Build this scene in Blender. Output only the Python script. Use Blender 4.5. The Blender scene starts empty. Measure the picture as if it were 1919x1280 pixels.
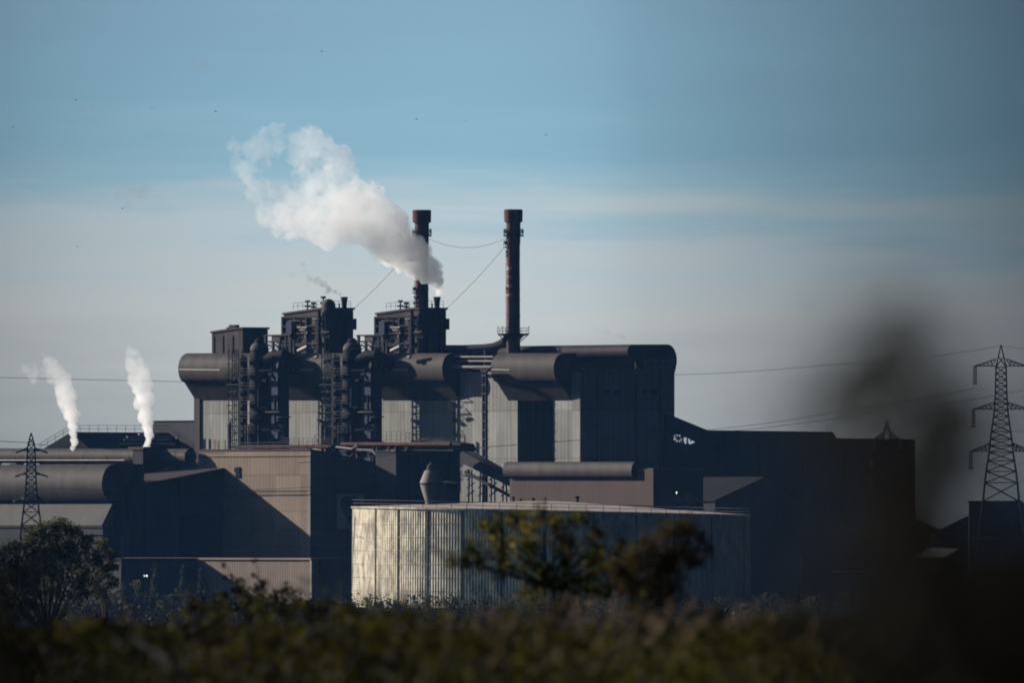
import bpy, bmesh, math, random
import numpy as np
from mathutils import Vector, Matrix

R = math.radians
HAZE = 1.3e-5
EXPO = .8               # the photograph is exposed for the sunlit side
F = 2**-EXPO
random.seed(7)
rng = np.random.default_rng(11)
sc = bpy.context.scene
COL = sc.collection

# ------------------------------------------------------------------ frames
S = 30000.0          # pixels of the 1919 px wide photograph per unit of tangent
EYE = 13.0           # eye height above the level of the works
HZ = 1000.0          # row of the horizon
TH = R(50)           # the works stand turned 50 degrees to the line of sight
CT, ST = math.cos(TH), math.sin(TH)
CX, CY = 12.75, 3000.0

def P(u, w, z):      # u along the front (to the right), w into the building, z up
    return Vector((CX + u*CT + w*ST, CY - u*ST + w*CT, z))
def fu(px, w):
    k = (px-959.5)/S
    return (k*(CY+w*CT) - CX - w*ST)/(CT + k*ST)
def fw(px, u):
    k = (px-959.5)/S
    return (k*(CY-u*ST) - CX - u*CT)/(ST - k*CT)
def fz(py, u, w):
    return EYE + (HZ-py)/S*(CY - u*ST + w*CT)
def pt(px, py, Y):
    return Vector(((px-959.5)/S*Y, Y, EYE + (HZ-py)/S*Y))

# ------------------------------------------------------------------ mesh builder
class MB:
    def __init__(s): s.v = []; s.f = []
    def add(s, vs, fs):
        o = len(s.v); s.v += [tuple(p) for p in vs]; s.f += [tuple(i+o for i in f) for f in fs]
    def prism(s, a, b):                      # two rings of points
        n = len(a)
        fs = [tuple(range(n))[::-1], tuple(range(n, 2*n))]
        fs += [(i, (i+1) % n, n+(i+1) % n, n+i) for i in range(n)]
        s.add(list(a)+list(b), fs); return s
    def ubox(s, u0, u1, w0, w1, z0, z1):     # box in the frame of the works
        q = [(u0, w0), (u1, w0), (u1, w1), (u0, w1)]
        return s.prism([P(a, b, z0) for a, b in q], [P(a, b, z1) for a, b in q])
    def box(s, x0, x1, y0, y1, z0, z1):
        q = [(x0, y0), (x1, y0), (x1, y1), (x0, y1)]
        return s.prism([(a, b, z0) for a, b in q], [(a, b, z1) for a, b in q])
    def wz(s, prof, u0, u1):                 # profile in (w, z) drawn out along u
        return s.prism([P(u0, w, z) for w, z in prof], [P(u1, w, z) for w, z in prof])
    def uz(s, prof, w0, w1):
        return s.prism([P(u, w0, z) for u, z in prof], [P(u, w1, z) for u, z in prof])
    def tube(s, pts, r, n=8, closed=False):
        pts = [Vector(p) for p in pts]; m = len(pts)
        rs = r if isinstance(r, (list, tuple)) else [r]*m
        vs = []; fs = []
        for i, p in enumerate(pts):
            d = (pts[min(i+1, m-1)]-pts[max(i-1, 0)]).normalized()
            up = Vector((0, 0, 1)) if abs(d.z) < .9 else Vector((1, 0, 0))
            a = d.cross(up).normalized(); b = a.cross(d).normalized()
            for k in range(n):
                t = 2*math.pi*(k+.5)/n
                vs.append(p + (a*math.cos(t)+b*math.sin(t))*rs[i])
        for i in range(m-1):
            for k in range(n):
                k2 = (k+1) % n
                fs.append((i*n+k, i*n+k2, (i+1)*n+k2, (i+1)*n+k))
        fs.append(tuple(range(n))[::-1]); fs.append(tuple((m-1)*n+k for k in range(n)))
        s.add(vs, fs); return s
    def bar(s, a, b, r): return s.tube([a, b], r, 4)
    def lathe(s, c, prof, n=32, cap=True):
        c = Vector(c); vs = []; fs = []; m = len(prof)
        for r, z in prof:
            for k in range(n):
                t = 2*math.pi*k/n
                vs.append((c.x+r*math.cos(t), c.y+r*math.sin(t), z))
        for i in range(m-1):
            for k in range(n):
                k2 = (k+1) % n
                fs.append((i*n+k, i*n+k2, (i+1)*n+k2, (i+1)*n+k))
        if cap:
            fs.append(tuple(range(n))[::-1]); fs.append(tuple((m-1)*n+k for k in range(n)))
        s.add(vs, fs); return s
    def rail(s, pts, h=1.1, step=2.0, r=.05, rows=2):   # posts and rails along a polyline
        pts = [Vector(p) for p in pts]
        for a, b in zip(pts[:-1], pts[1:]):
            L = (b-a).length; n = max(1, int(round(L/step)))
            for i in range(n+1):
                q = a.lerp(b, i/n); s.bar(q, q+Vector((0, 0, h)), r)
            for j in range(rows):
                dz = Vector((0, 0, h*(j+1)/rows)); s.bar(a+dz, b+dz, r)
        return s
    def build(s, name, mat, parent=None, smooth=35):
        org = parent_origin(parent)
        bm = bmesh.new()
        vs = [bm.verts.new(Vector(p)-org) for p in s.v]
        for f in s.f:
            try: bm.faces.new([vs[i] for i in f])
            except ValueError: pass
        bmesh.ops.recalc_face_normals(bm, faces=bm.faces)
        me = bpy.data.meshes.new(name); bm.to_mesh(me); bm.free()
        if smooth:
            me.polygons.foreach_set('use_smooth', [True]*len(me.polygons))
            me.set_sharp_from_angle(angle=R(smooth))
        me.materials.append(mat)
        o = bpy.data.objects.new(name, me); COL.objects.link(o)
        if parent: o.parent = parent
        return o

ORG = {}
def parent_origin(p):
    return ORG.get(p.name, Vector((0, 0, 0))) if p else Vector((0, 0, 0))
def thing(name, label, cat, loc, group=None, kind=None):
    o = bpy.data.objects.new(name, None); COL.objects.link(o)
    o.empty_display_size = 1; o.location = loc; ORG[o.name] = Vector(loc)
    return tag(o, label, cat, group, kind)
def tag(o, label=None, cat=None, group=None, kind=None):
    if label: o['label'] = label
    if cat: o['category'] = cat
    if group: o['group'] = group
    if kind: o['kind'] = kind
    return o
def sub(child, part):          # make child a sub-part of part (part itself sits at its thing's origin)
    child.parent = part; return child
def copy_tree(o, parent=None):
    c = o.copy(); COL.objects.link(c)
    if parent: c.parent = parent
    for ch in list(o.children): copy_tree(ch, c)
    return c

# ------------------------------------------------------------------ materials
def newmat(name):
    m = bpy.data.materials.new(name); m.use_nodes = True
    nt = m.node_tree; return m, nt, nt.nodes, nt.links, nt.nodes['Principled BSDF']
def surf(name, base, rough=.75, metal=0.0, streak=.25, blotch=.25, ribs=0.0, rib_p=.9, seam=0.0, seam_h=6.0,
         tint=None, tint_amt=.0, su=1.1, spec=.06, bump=0.0):
    base = tuple(x*F for x in base); tint = tuple(x*F for x in tint) if tint else None
    m, nt, N, L, b = newmat(name)
    geo = N.new('ShaderNodeNewGeometry'); mp = N.new('ShaderNodeMapping'); mp.vector_type = 'POINT'
    mp.inputs['Rotation'].default_value = (0, 0, TH)
    L.new(geo.outputs['Position'], mp.inputs['Vector'])
    def noise(scale, vec_scale, detail=4, rough_=.6):
        mm = N.new('ShaderNodeVectorMath'); mm.operation = 'MULTIPLY'; mm.inputs[1].default_value = vec_scale
        L.new(mp.outputs[0], mm.inputs[0])
        n = N.new('ShaderNodeTexNoise'); n.inputs['Scale'].default_value = scale
        n.inputs['Detail'].default_value = detail; n.inputs['Roughness'].default_value = rough_
        L.new(mm.outputs[0], n.inputs['Vector']); return n.outputs['Fac']
    def math_(op, a, bv, clamp=False):
        q = N.new('ShaderNodeMath'); q.operation = op; q.use_clamp = clamp
        for i, x in enumerate((a, bv)):
            if hasattr(x, 'links'): L.new(x, q.inputs[i])
            else: q.inputs[i].default_value = x
        return q.outputs[0]
    s1 = noise(1.0, (su, su, .045)); s2 = noise(1.0, (.13, .13, .13), 6, .65)
    f = math_('ADD', math_('MULTIPLY', math_('SUBTRACT', s1, .5), streak*4), 1.0)
    f = math_('MULTIPLY', f, math_('ADD', math_('MULTIPLY', math_('SUBTRACT', s2, .5), blotch*4), 1.0))
    sep = N.new('ShaderNodeSeparateXYZ'); L.new(mp.outputs[0], sep.inputs[0])
    if ribs:
        w_ = math_('SINE', math_('MULTIPLY', math_('ADD', sep.outputs[0], sep.outputs[1]), 2*math.pi/rib_p), 0)
        f = math_('MULTIPLY', f, math_('ADD', math_('MULTIPLY', w_, ribs), 1.0))
    if seam:
        fr = math_('FRACT', math_('DIVIDE', sep.outputs[2], seam_h), 0)
        ln = math_('LESS_THAN', fr, .22/seam_h)
        f = math_('MULTIPLY', f, math_('SUBTRACT', 1.0, math_('MULTIPLY', ln, seam)))
        fr2 = math_('FLOOR', math_('DIVIDE', sep.outputs[2], seam_h), 0)      # sheets of each course differ a little
        fr3 = math_('FLOOR', math_('DIVIDE', sep.outputs[0], 7.3), 0)
        cmb = N.new('ShaderNodeCombineXYZ'); L.new(fr2, cmb.inputs[0]); L.new(fr3, cmb.inputs[1])
        wn = N.new('ShaderNodeTexWhiteNoise'); wn.noise_dimensions = '2D'; L.new(cmb.outputs[0], wn.inputs['Vector'])
        f = math_('MULTIPLY', f, math_('ADD', math_('MULTIPLY', math_('SUBTRACT', wn.outputs['Value'], .5), .3), 1.0))
    f = math_('MAXIMUM', f, .12)
    col = N.new('ShaderNodeVectorMath'); col.operation = 'SCALE'; col.inputs[0].default_value = base
    L.new(f, col.inputs['Scale']); out = col.outputs[0]
    if tint:
        s3 = noise(1.0, (.5, .5, .1), 6, .7)
        ramp = N.new('ShaderNodeMapRange'); ramp.inputs[1].default_value = .45; ramp.inputs[2].default_value = .7
        ramp.inputs[4].default_value = tint_amt; L.new(s3, ramp.inputs[0])
        mx = N.new('ShaderNodeMix'); mx.data_type = 'RGBA'; L.new(ramp.outputs[0], mx.inputs['Factor'])
        L.new(out, mx.inputs[6]); mx.inputs[7].default_value = (*tint, 1); out = mx.outputs[2]
    L.new(out, b.inputs['Base Color'])
    b.inputs['Roughness'].default_value = rough; b.inputs['Metallic'].default_value = metal
    b.inputs['Specular IOR Level'].default_value = spec
    if bump:
        bp = N.new('ShaderNodeBump'); bp.inputs['Strength'].default_value = bump; bp.inputs['Distance'].default_value = .3
        L.new(s2, bp.inputs['Height']); L.new(bp.outputs[0], b.inputs['Normal'])
    return m

M = {}
M['clad'] = surf('grey_cladding', (.345, .345, .315), .8, streak=.2, blotch=.15, ribs=.10, rib_p=1.05, seam=.25, seam_h=9.0, tint=(.2, .16, .12), tint_amt=.4)
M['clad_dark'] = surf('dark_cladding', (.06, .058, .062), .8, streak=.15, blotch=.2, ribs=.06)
M['clad_plum'] = surf('plum_brown_cladding', (.085, .065, .062), .8, streak=.2, blotch=.2, ribs=.06)
M['hood'] = surf('weathered_roof_sheet', (.085, .073, .064), .66, streak=.16, blotch=.2, su=.5, ribs=.07, rib_p=3.3, tint=(.034, .028, .025), tint_amt=.55)
M['brown'] = surf('sand_brown_cladding', (.29, .222, .165), .8, streak=.12, blotch=.14, ribs=.08, rib_p=.95, seam=.3, seam_h=3.4)
M['taupe'] = surf('taupe_brick_cladding', (.235, .185, .15), .85, streak=.12, blotch=.12, ribs=.22, rib_p=.7)
M['midbrown'] = surf('red_brown_cladding', (.125, .088, .072), .85, streak=.15, blotch=.16, ribs=.15, rib_p=.8)
M['steel'] = surf('sooty_steel', (.034, .032, .036), .7, streak=.2, blotch=.3)
M['steel_black'] = surf('near_black_steel', (.012, .012, .014), .75, streak=.2, blotch=.3)  # near-black base colour for tower columns, vessels, pipes and ducts
M['upper'] = surf('sooty_upper_roof_sheet', (.042, .034, .032), .7, streak=.2, blotch=.35, ribs=.07, rib_p=3.3)
M['skirt'] = surf('grey_skirt_roofing', (.105, .098, .088), .7, streak=.14, blotch=.12, su=.6)
M['steel_lit'] = surf('grey_pipe_metal', (.30, .28, .27), .5, metal=.2, streak=.1, blotch=.3)
M['rust'] = surf('rusty_steel', (.15, .06, .04), .8, streak=.3, blotch=.35, tint=(.03, .02, .02), tint_amt=.7)
M['shaft'] = surf('chimney_steel', (.13, .085, .078), .75, streak=.3, blotch=.5, tint=(.30, .10, .06), tint_amt=.6)
M['bandwhite'] = surf('faded_white_band', (.75, .60, .52), .8, streak=.2, blotch=.4, tint=(.4, .12, .09), tint_amt=.6)
M['bandred'] = surf('faded_red_band', (.48, .11, .09), .8, streak=.2, blotch=.3)
M['tower'] = surf('grimy_brown_tower', (.085, .07, .07), .8, streak=.3, blotch=.5, tint=(.15, .11, .10), tint_amt=.5)
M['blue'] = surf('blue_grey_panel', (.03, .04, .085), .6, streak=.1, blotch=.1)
M['bitumen'] = surf('dark_roofing', (.024, .021, .023), .85, streak=.1, blotch=.3)
M['skylight'] = surf('pale_rooflight', (.5, .44, .38), .6, streak=.1, blotch=.4)
M['rail'] = surf('railing_steel', (.10, .09, .09), .6, streak=0, blotch=.1)
M['pylon'] = surf('pylon_steel', (.035, .035, .04), .55, metal=.2, streak=0, blotch=.2)
M['insul'] = surf('insulator_glaze', (.12, .10, .09), .4, streak=0, blotch=.1)
M['wire'] = surf('cable', (.03, .03, .035), .6, streak=0, blotch=0)
M['panel_white'] = surf('sign_board', (1.2, 1.35, 1.35), .6, streak=.05, blotch=.1)
M['panel_teal'] = surf('sign_emblem', (.10, .26, .25), .6, streak=.05, blotch=.3)
M['white'] = surf('white_sheet', (.5, .5, .47), .7, streak=.1, blotch=.1)
M['opening'] = surf('sooty_interior', (.012, .012, .014), .9, streak=.1, blotch=.1)
M['conc'] = surf('concrete', (.32, .29, .26), .85, streak=.2, blotch=.25)
M['bark'] = surf('bark', (.06, .045, .035), .9, streak=.2, blotch=.3)
M['bird'] = surf('dark_plumage', (.02, .02, .022), .8, streak=0, blotch=0)
M['tank_roof'] = surf('tank_roof_sheet', (.52, .44, .38), .6, streak=.1, blotch=.25, su=.3)
M['tank_seam'] = surf('tank_seam', (.10, .09, .08), .7, streak=.2, blotch=.2)

def tank_mat():
    m, nt, N, L, b = newmat('galvanised_tank_sheet')
    tc = N.new('ShaderNodeNewGeometry')
    sep = N.new('ShaderNodeVectorMath'); sep.operation = 'MULTIPLY'; sep.inputs[1].default_value = (1.1, 1.1, .45)
    L.new(tc.outputs['Position'], sep.inputs[0])
    n = N.new('ShaderNodeTexNoise'); n.inputs['Scale'].default_value = .6; n.inputs['Detail'].default_value = 7; n.inputs['Roughness'].default_value = .7
    L.new(sep.outputs[0], n.inputs['Vector'])
    rp = N.new('ShaderNodeValToRGB'); e = rp.color_ramp.elements
    e[0].position = .36; e[0].color = (.15, .135, .11, 1); e[1].position = .66; e[1].color = (.62, .54, .40, 1)
    L.new(n.outputs['Fac'], rp.inputs[0]); L.new(rp.outputs[0], b.inputs['Base Color'])
    b.inputs['Metallic'].default_value = .74; b.inputs['Roughness'].default_value = .38
    return m
M['tank'] = tank_mat()

def glow(name, col, strength):
    m, nt, N, L, b = newmat(name)
    b.inputs['Base Color'].default_value = (*col, 1)
    b.inputs['Emission Color'].default_value = (*col, 1); b.inputs['Emission Strength'].default_value = strength
    return m
M['lamp'] = glow('lamp_glow', (1, .96, .88), .7)
M['glow_pane'] = glow('glowing_opening', (.75, .85, .9), .24)  # emission stands in for daylight showing through the hall's openings

def leafmat(name, cols, trans=.35, rough=.6, patch=.8):
    m, nt, N, L, b = newmat(name)
    g = N.new('ShaderNodeNewGeometry'); rp = N.new('ShaderNodeValToRGB'); rp.color_ramp.interpolation = 'LINEAR'
    e = rp.color_ramp.elements
    while len(e) < len(cols): e.new(.5)
    for i, c in enumerate(cols): e[i].position = i/(len(cols)-1); e[i].color = (*(x*F for x in c), 1)
    ns = N.new('ShaderNodeTexNoise'); ns.inputs['Scale'].default_value = patch; ns.inputs['Detail'].default_value = 2; L.new(g.outputs['Position'], ns.inputs['Vector'])
    q1 = N.new('ShaderNodeMath'); q1.operation = 'MULTIPLY_ADD'; q1.inputs[1].default_value = 3.0; q1.inputs[2].default_value = -1.25; L.new(ns.outputs['Fac'], q1.inputs[0])
    q2 = N.new('ShaderNodeMath'); q2.operation = 'MULTIPLY_ADD'; q2.inputs[1].default_value = .6; L.new(g.outputs['Random Per Island'], q2.inputs[0]); L.new(q1.outputs[0], q2.inputs[2])
    L.new(q2.outputs[0], rp.inputs[0]); L.new(rp.outputs[0], b.inputs['Base Color'])
    b.inputs['Roughness'].default_value = rough; b.inputs['Specular IOR Level'].default_value = .04
    tr = N.new('ShaderNodeBsdfTranslucent'); L.new(rp.outputs[0], tr.inputs['Color'])
    mx = N.new('ShaderNodeMixShader'); mx.inputs[0].default_value = trans
    L.new(b.outputs[0], mx.inputs[1]); L.new(tr.outputs[0], mx.inputs[2])
    L.new(mx.outputs[0], N['Material Output'].inputs['Surface']); return m
M['leaf_tree'] = leafmat('tree_leaves', [(.016, .024, .008), (.05, .07, .02), (.11, .12, .038), (.17, .15, .05)], .4, .6, .35)
M['leaf_scrub'] = leafmat('dark_scrub', [(.008, .009, .006), (.018, .018, .012), (.03, .026, .018), (.022, .02, .012)], .15)
M['leaf_shrub'] = leafmat('shrub_leaves', [(.02, .024, .006), (.07, .07, .013), (.16, .14, .02), (.32, .26, .04)], .55, .6, 2.2)
M['leaf_ochre'] = leafmat('ochre_leaves', [(.025, .018, .005), (.05, .034, .008), (.105, .068, .012), (.085, .065, .014)], .4, .6, 2.2)
M['leaf_dark'] = leafmat('dark_weed_leaves', [(.003, .003, .002), (.006, .0055, .003), (.009, .008, .005)], .05)
M['leaf_umber'] = leafmat('umber_weed_leaves', [(.009, .0075, .0045), (.02, .016, .009), (.033, .026, .014)], .28)
M['leaf_olive'] = leafmat('olive_undergrowth', [(.003, .0035, .001), (.009, .0095, .001), (.052, .050, .004), (.11, .092, .008)], .4, .6, 1.6)
M['leaf_brown'] = leafmat('dry_brown_undergrowth', [(.006, .004, .002), (.014, .010, .004), (.024, .017, .007)], .2)
M['seed'] = leafmat('pale_seed_heads', [(.16, .11, .075), (.32, .23, .16), (.24, .17, .11)], .4)
M['poplar'] = leafmat('young_poplar_leaves', [(.04, .05, .03), (.08, .09, .05), (.12, .12, .07)], .3)

# ------------------------------------------------------------------ leaf clouds
def leaf_mesh(name, c, size, mat, parent=None, aspect=.5, up=0.0):
    """one mesh of small diamond leaves at the points c; up>0 makes them stand upright like blades"""
    c = np.asarray(c, float); n = len(c); org = np.array(parent_origin(parent)); c = c-org
    sz = size*(.6+.8*rng.random(n)) if np.isscalar(size) else np.asarray(size)
    d = rng.normal(size=(n, 3)); d[:, 2] = d[:, 2]*(1-up)+up*2.5
    d /= np.linalg.norm(d, axis=1)[:, None]
    e = rng.normal(size=(n, 3)); e -= (e*d).sum(1)[:, None]*d; e /= np.linalg.norm(e, axis=1)[:, None]
    d *= sz[:, None]; e *= (sz*aspect)[:, None]
    fold = np.cross(d, e); fold /= np.linalg.norm(fold, axis=1)[:, None]; fold *= (sz*.12)[:, None]
    v = np.stack([c-d*.5, c+e*.5+fold, c+d*.5, c-e*.5+fold], 1).reshape(-1, 3)
    me = bpy.data.meshes.new(name)
    me.vertices.add(4*n); me.vertices.foreach_set('co', v.ravel())
    me.loops.add(4*n); me.loops.foreach_set('vertex_index', np.arange(4*n, dtype=np.int32))
    me.polygons.add(n); me.polygons.foreach_set('loop_start', np.arange(0, 4*n, 4, dtype=np.int32))
    me.polygons.foreach_set('loop_total', np.full(n, 4, dtype=np.int32))
    me.update(calc_edges=True); me.validate(); me.materials.append(mat)
    o = bpy.data.objects.new(name, me); COL.objects.link(o)
    if parent: o.parent = parent
    return o
def clump_points(clumps, per, shell=.55, kn=14, sg=.16):
    """clumps: (centre, radius); leaves sit in knots scattered through each clump so gaps stay open"""
    out = []
    for c, r, *k in clumps:
        m = max(4, int(per*(k[0] if k else 1))); nk = max(3, m//kn)
        q = rng.normal(size=(nk, 3)); q /= np.linalg.norm(q, axis=1)[:, None]
        q *= (r*(shell+(1-shell)*rng.random(nk))*rng.random(nk)**.25)[:, None]
        idx = rng.integers(0, nk, m)
        out.append(np.array(c)+q[idx]+rng.normal(size=(m, 3))*r*sg)
    return np.concatenate(out)

# ------------------------------------------------------------------ ground
def gh(x, y):
    t = min(max((y-170)/900, 0), 1); t = t*t*(3-2*t)
    k = min(max((y-25)/75, 0), 1); k = k*k*(3-2*k)
    return (11.25+.50*k)*(1-t) + (.12*math.sin(x*.6+y*.13)+.1*math.sin(y*.31-x*.23))*(1-t)
def ground():
    m, nt, N, L, b = newmat('rough_ground')
    g = N.new('ShaderNodeNewGeometry'); n = N.new('ShaderNodeTexNoise'); n.inputs['Scale'].default_value = .35; n.inputs['Detail'].default_value = 8
    L.new(g.outputs['Position'], n.inputs['Vector']); rp = N.new('ShaderNodeValToRGB'); e = rp.color_ramp.elements
    e[0].color = (.004, .0035, .0015, 1); e[1].color = (.011, .009, .004, 1); L.new(n.outputs['Fac'], rp.inputs[0])
    L.new(rp.outputs[0], b.inputs['Base Color']); b.inputs['Roughness'].default_value = .95; b.inputs['Specular IOR Level'].default_value = 0
    ys = [-200, -50, 0, 10, 20, 30, 45, 60, 75, 90, 105, 120, 140, 160, 180, 200, 230, 260, 300, 350, 400, 500, 600, 700, 800, 900, 1000, 1100, 1500, 2000, 2600, 3200, 4500, 8000, 20000, 60000]
    xs = [-9000, -2500, -800, -300, -120, -60, -30, -20, -14, -10, -7, -5, -3.5, -2, -1, 0, 1, 2, 3.5, 5, 7, 10, 14, 20, 30, 60, 120, 300, 800, 2500, 9000]
    v = [(x, y, gh(x, y)) for y in ys for x in xs]; nx = len(xs)
    f = [(j*nx+i, j*nx+i+1, (j+1)*nx+i+1, (j+1)*nx+i) for j in range(len(ys)-1) for i in range(nx-1)]
    me = bpy.data.meshes.new('ground'); me.from_pydata(v, [], f); me.materials.append(m)
    me.polygons.foreach_set('use_smooth', [True]*len(f))
    o = bpy.data.objects.new('ground', me); COL.objects.link(o); o['kind'] = 'structure'
ground()

# ------------------------------------------------------------------ main hall
UL = fu(367, 0)
hall = thing('steelworks_hall', 'huge grey clad steelworks hall with four bulging roof hoods and dark end wall', 'industrial building', P(-55, 12, 0))
def zf(py, u, w=0): return fz(py, u, w)
# front wall in three pieces round the tall bay
ub0, ub1 = fu(970, 0), fu(1037, 0)
zt = lambda u: zf(697, u)
w_ = MB()
w_.prism([P(UL, 0, 0), P(ub0, 0, 0), P(ub0, 1.0, 0), P(UL, 1.0, 0)], [P(UL, 0, zt(UL)), P(ub0, 0, zt(ub0)), P(ub0, 1.0, zt(ub0)), P(UL, 1.0, zt(UL))])
w_.ubox(ub1, 0, 0, 1.0, 0, zt(0)); w_.ubox(ub0, ub1, 0, 1.0, zf(745, ub0), zt(ub0))
w_.build('front_wall', M['clad'], hall)
b_ = MB(); b_.ubox(ub0-.4, ub1+.6, 9.0, 9.4, 0, zf(700, ub0)); b_.ubox(ub0-.5, ub0-.1, 1.0, 9.0, 0, zf(700, ub0)); b_.ubox(ub1+.2, ub1+.6, 1.0, 9.0, 0, zf(700, ub0))
b_.build('tall_bay', M['clad'], hall)
m_ = MB(); m_.ubox(UL-.1, -.01, 1.0, 12.0, zf(697, -55)-1.5, zf(697, -55)-.3); m_.build('lower_roof', M['bitumen'], hall)
m_ = MB(); m_.ubox(-.8, 0, 1.0, 12, 0, zf(690, 0)); m_.ubox(-.8, 0, 12, 23.3, 0, zf(690, 0)); m_.ubox(-.8, 0, 15.9, 23.3, zf(690, 0), zf(672, 0)); m_.build('end_wall', M['clad'], hall)
for w_q in (4.0, 13.6, 19.5): MB().ubox(0, .3, w_q-.14, w_q+.14, 0, zf(692, 0)-(0 if w_q < 12 else -2)).build('downpipe', M['steel'], hall)
for w_q, y_q in ((6.5, 730), (9.0, 730), (16.0, 728), (18.0, 728)): MB().ubox(.004, .12, w_q-.8, w_q+.8, zf(y_q+10, 0), zf(y_q, 0)).build('louvre', M['opening'], hall)
m_ = MB(); m_.ubox(UL, UL+.8, 1.0, 23, 0, zf(700, UL)); m_.build('far_end_wall', M['clad'], hall)
m_ = MB(); m_.ubox(UL-.15, UL+1.6, -.35, -.002, 0, zf(745, UL)); m_.build('corner_strip', M['clad_plum'], hall)
# the upper hall behind, with its own rounded eaves
uh0 = fu(752, 12)
def rnd(c, r, a0, a1, n=10): return [(c[0]+r[0]*math.cos(R(a0+(a1-a0)*i/n)), c[1]+r[1]*math.sin(R(a0+(a1-a0)*i/n))) for i in range(n+1)]
zT = zf(645, 0, 16); zB = zf(672, 0, 12)
prof = [(15.8, zB-3.0)] + rnd((13.4, (zT+zB)/2), (1.7, (zT-zB)/2), 250, 110) + [(21.2, zT)] + rnd((21.6, zf(675, 0, 22)), (2.35, zT-zf(675, 0, 22)), 90, -18) + [(23.35, zf(701, 0, 23)), (23.35, zB-3.0)]
m_ = MB(); m_.wz(prof, uh0, -.05); m_.build('upper_hall', M['upper'], hall)
m_ = MB(); m_.ubox(uh0, -.4, 15.8, 23.2, zf(700, -30)-2, zB-3.001); m_.build('upper_hall_wall', M['clad_dark'], hall)
m_ = MB(); m_.ubox(UL, uh0, 22.0, 23.0, 0, zf(697, -90)); m_.build('rear_wall', M['clad'], hall)
# hoods
def hood_prof(u, ztop, zb, zbulge, zu, s=1.0):
    c = [(-1.9*s, ztop)]
    for i in range(1, 9):
        t = i/8; c.append((-1.9*s-2.5*s*math.sin(t*math.pi/2), zbulge+(ztop-zbulge)*math.cos(t*math.pi/2)))
    for i in range(1, 7):
        t = i/6; c.append((-4.4*s+1.5*s*(1-math.cos(t*math.pi/2)), zbulge-(zbulge-zu)*math.sin(t*math.pi/2)*.98))
    c += [(-.01, zb), (1.2, zb), (1.2, ztop)]
    return c
for i, (xl, xr) in enumerate(((367, 510), (543, 686), (719, 862), (953, 1071))):
    u0, u1 = fu(xl, 0), fu(xr, 0)
    pr0 = hood_prof(u0, zf(662, u0, -2), zf(751, u0), zf(690, u0, -4), zf(717, u0, -4))
    pr1 = hood_prof(u1, zf(662, u1, -2), zf(751, u1), zf(690, u1, -4), zf(717, u1, -4))
    h = MB().prism([P(u0, w, z) for w, z in pr0], [P(u1, w, z) for w, z in pr1]).build('roof_hood', M['hood'], hall)
    s_ = MB(); s_.prism([P(u0+.3, w-.06, z) for w, z in ((-4.4, zf(691.5, u0, -4)), (-4.4, zf(693.5, u0, -4)), (-4.1, zf(693.5, u0, -4)), (-4.1, zf(691.5, u0, -4)))],
             [P(u0+(u1-u0)*(.55 if i < 3 else .3), w-.06, z) for w, z in ((-4.4, zf(691.5, u1, -4)), (-4.4, zf(693.5, u1, -4)), (-4.1, zf(693.5, u1, -4)), (-4.1, zf(691.5, u1, -4)))])
    sub(s_.build('hood_seam', M['skylight'], hall), h)
# dark slots and tan sheets low at the left end
for x in (381, 391):
    u0 = fu(x, 0); MB().ubox(u0, u0+.75, -.03, .3, zf(842, u0), zf(823, u0)).build('window_slot', M['opening'], hall)
for x in (400, 407, 419, 427):
    u0 = fu(x, 0); MB().ubox(u0, u0+.6, -.05, .2, zf(842, u0), zf(824, u0)).build('tan_sheet', M['brown'], hall)
# service pipes in the gap between the third and fourth hoods
g_ = MB()
for py, w0 in ((669, -1), (677, -.6), (688, -2.0)):
    a, b = fu(838, w0), fu(925, w0); g_.tube([P(a, w0, zf(py, a, w0)), P(b, w0, zf(py, b, w0))], .22 if py < 680 else .3, 8)
g_.build('service_pipe', M['steel_lit'], hall)
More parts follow.
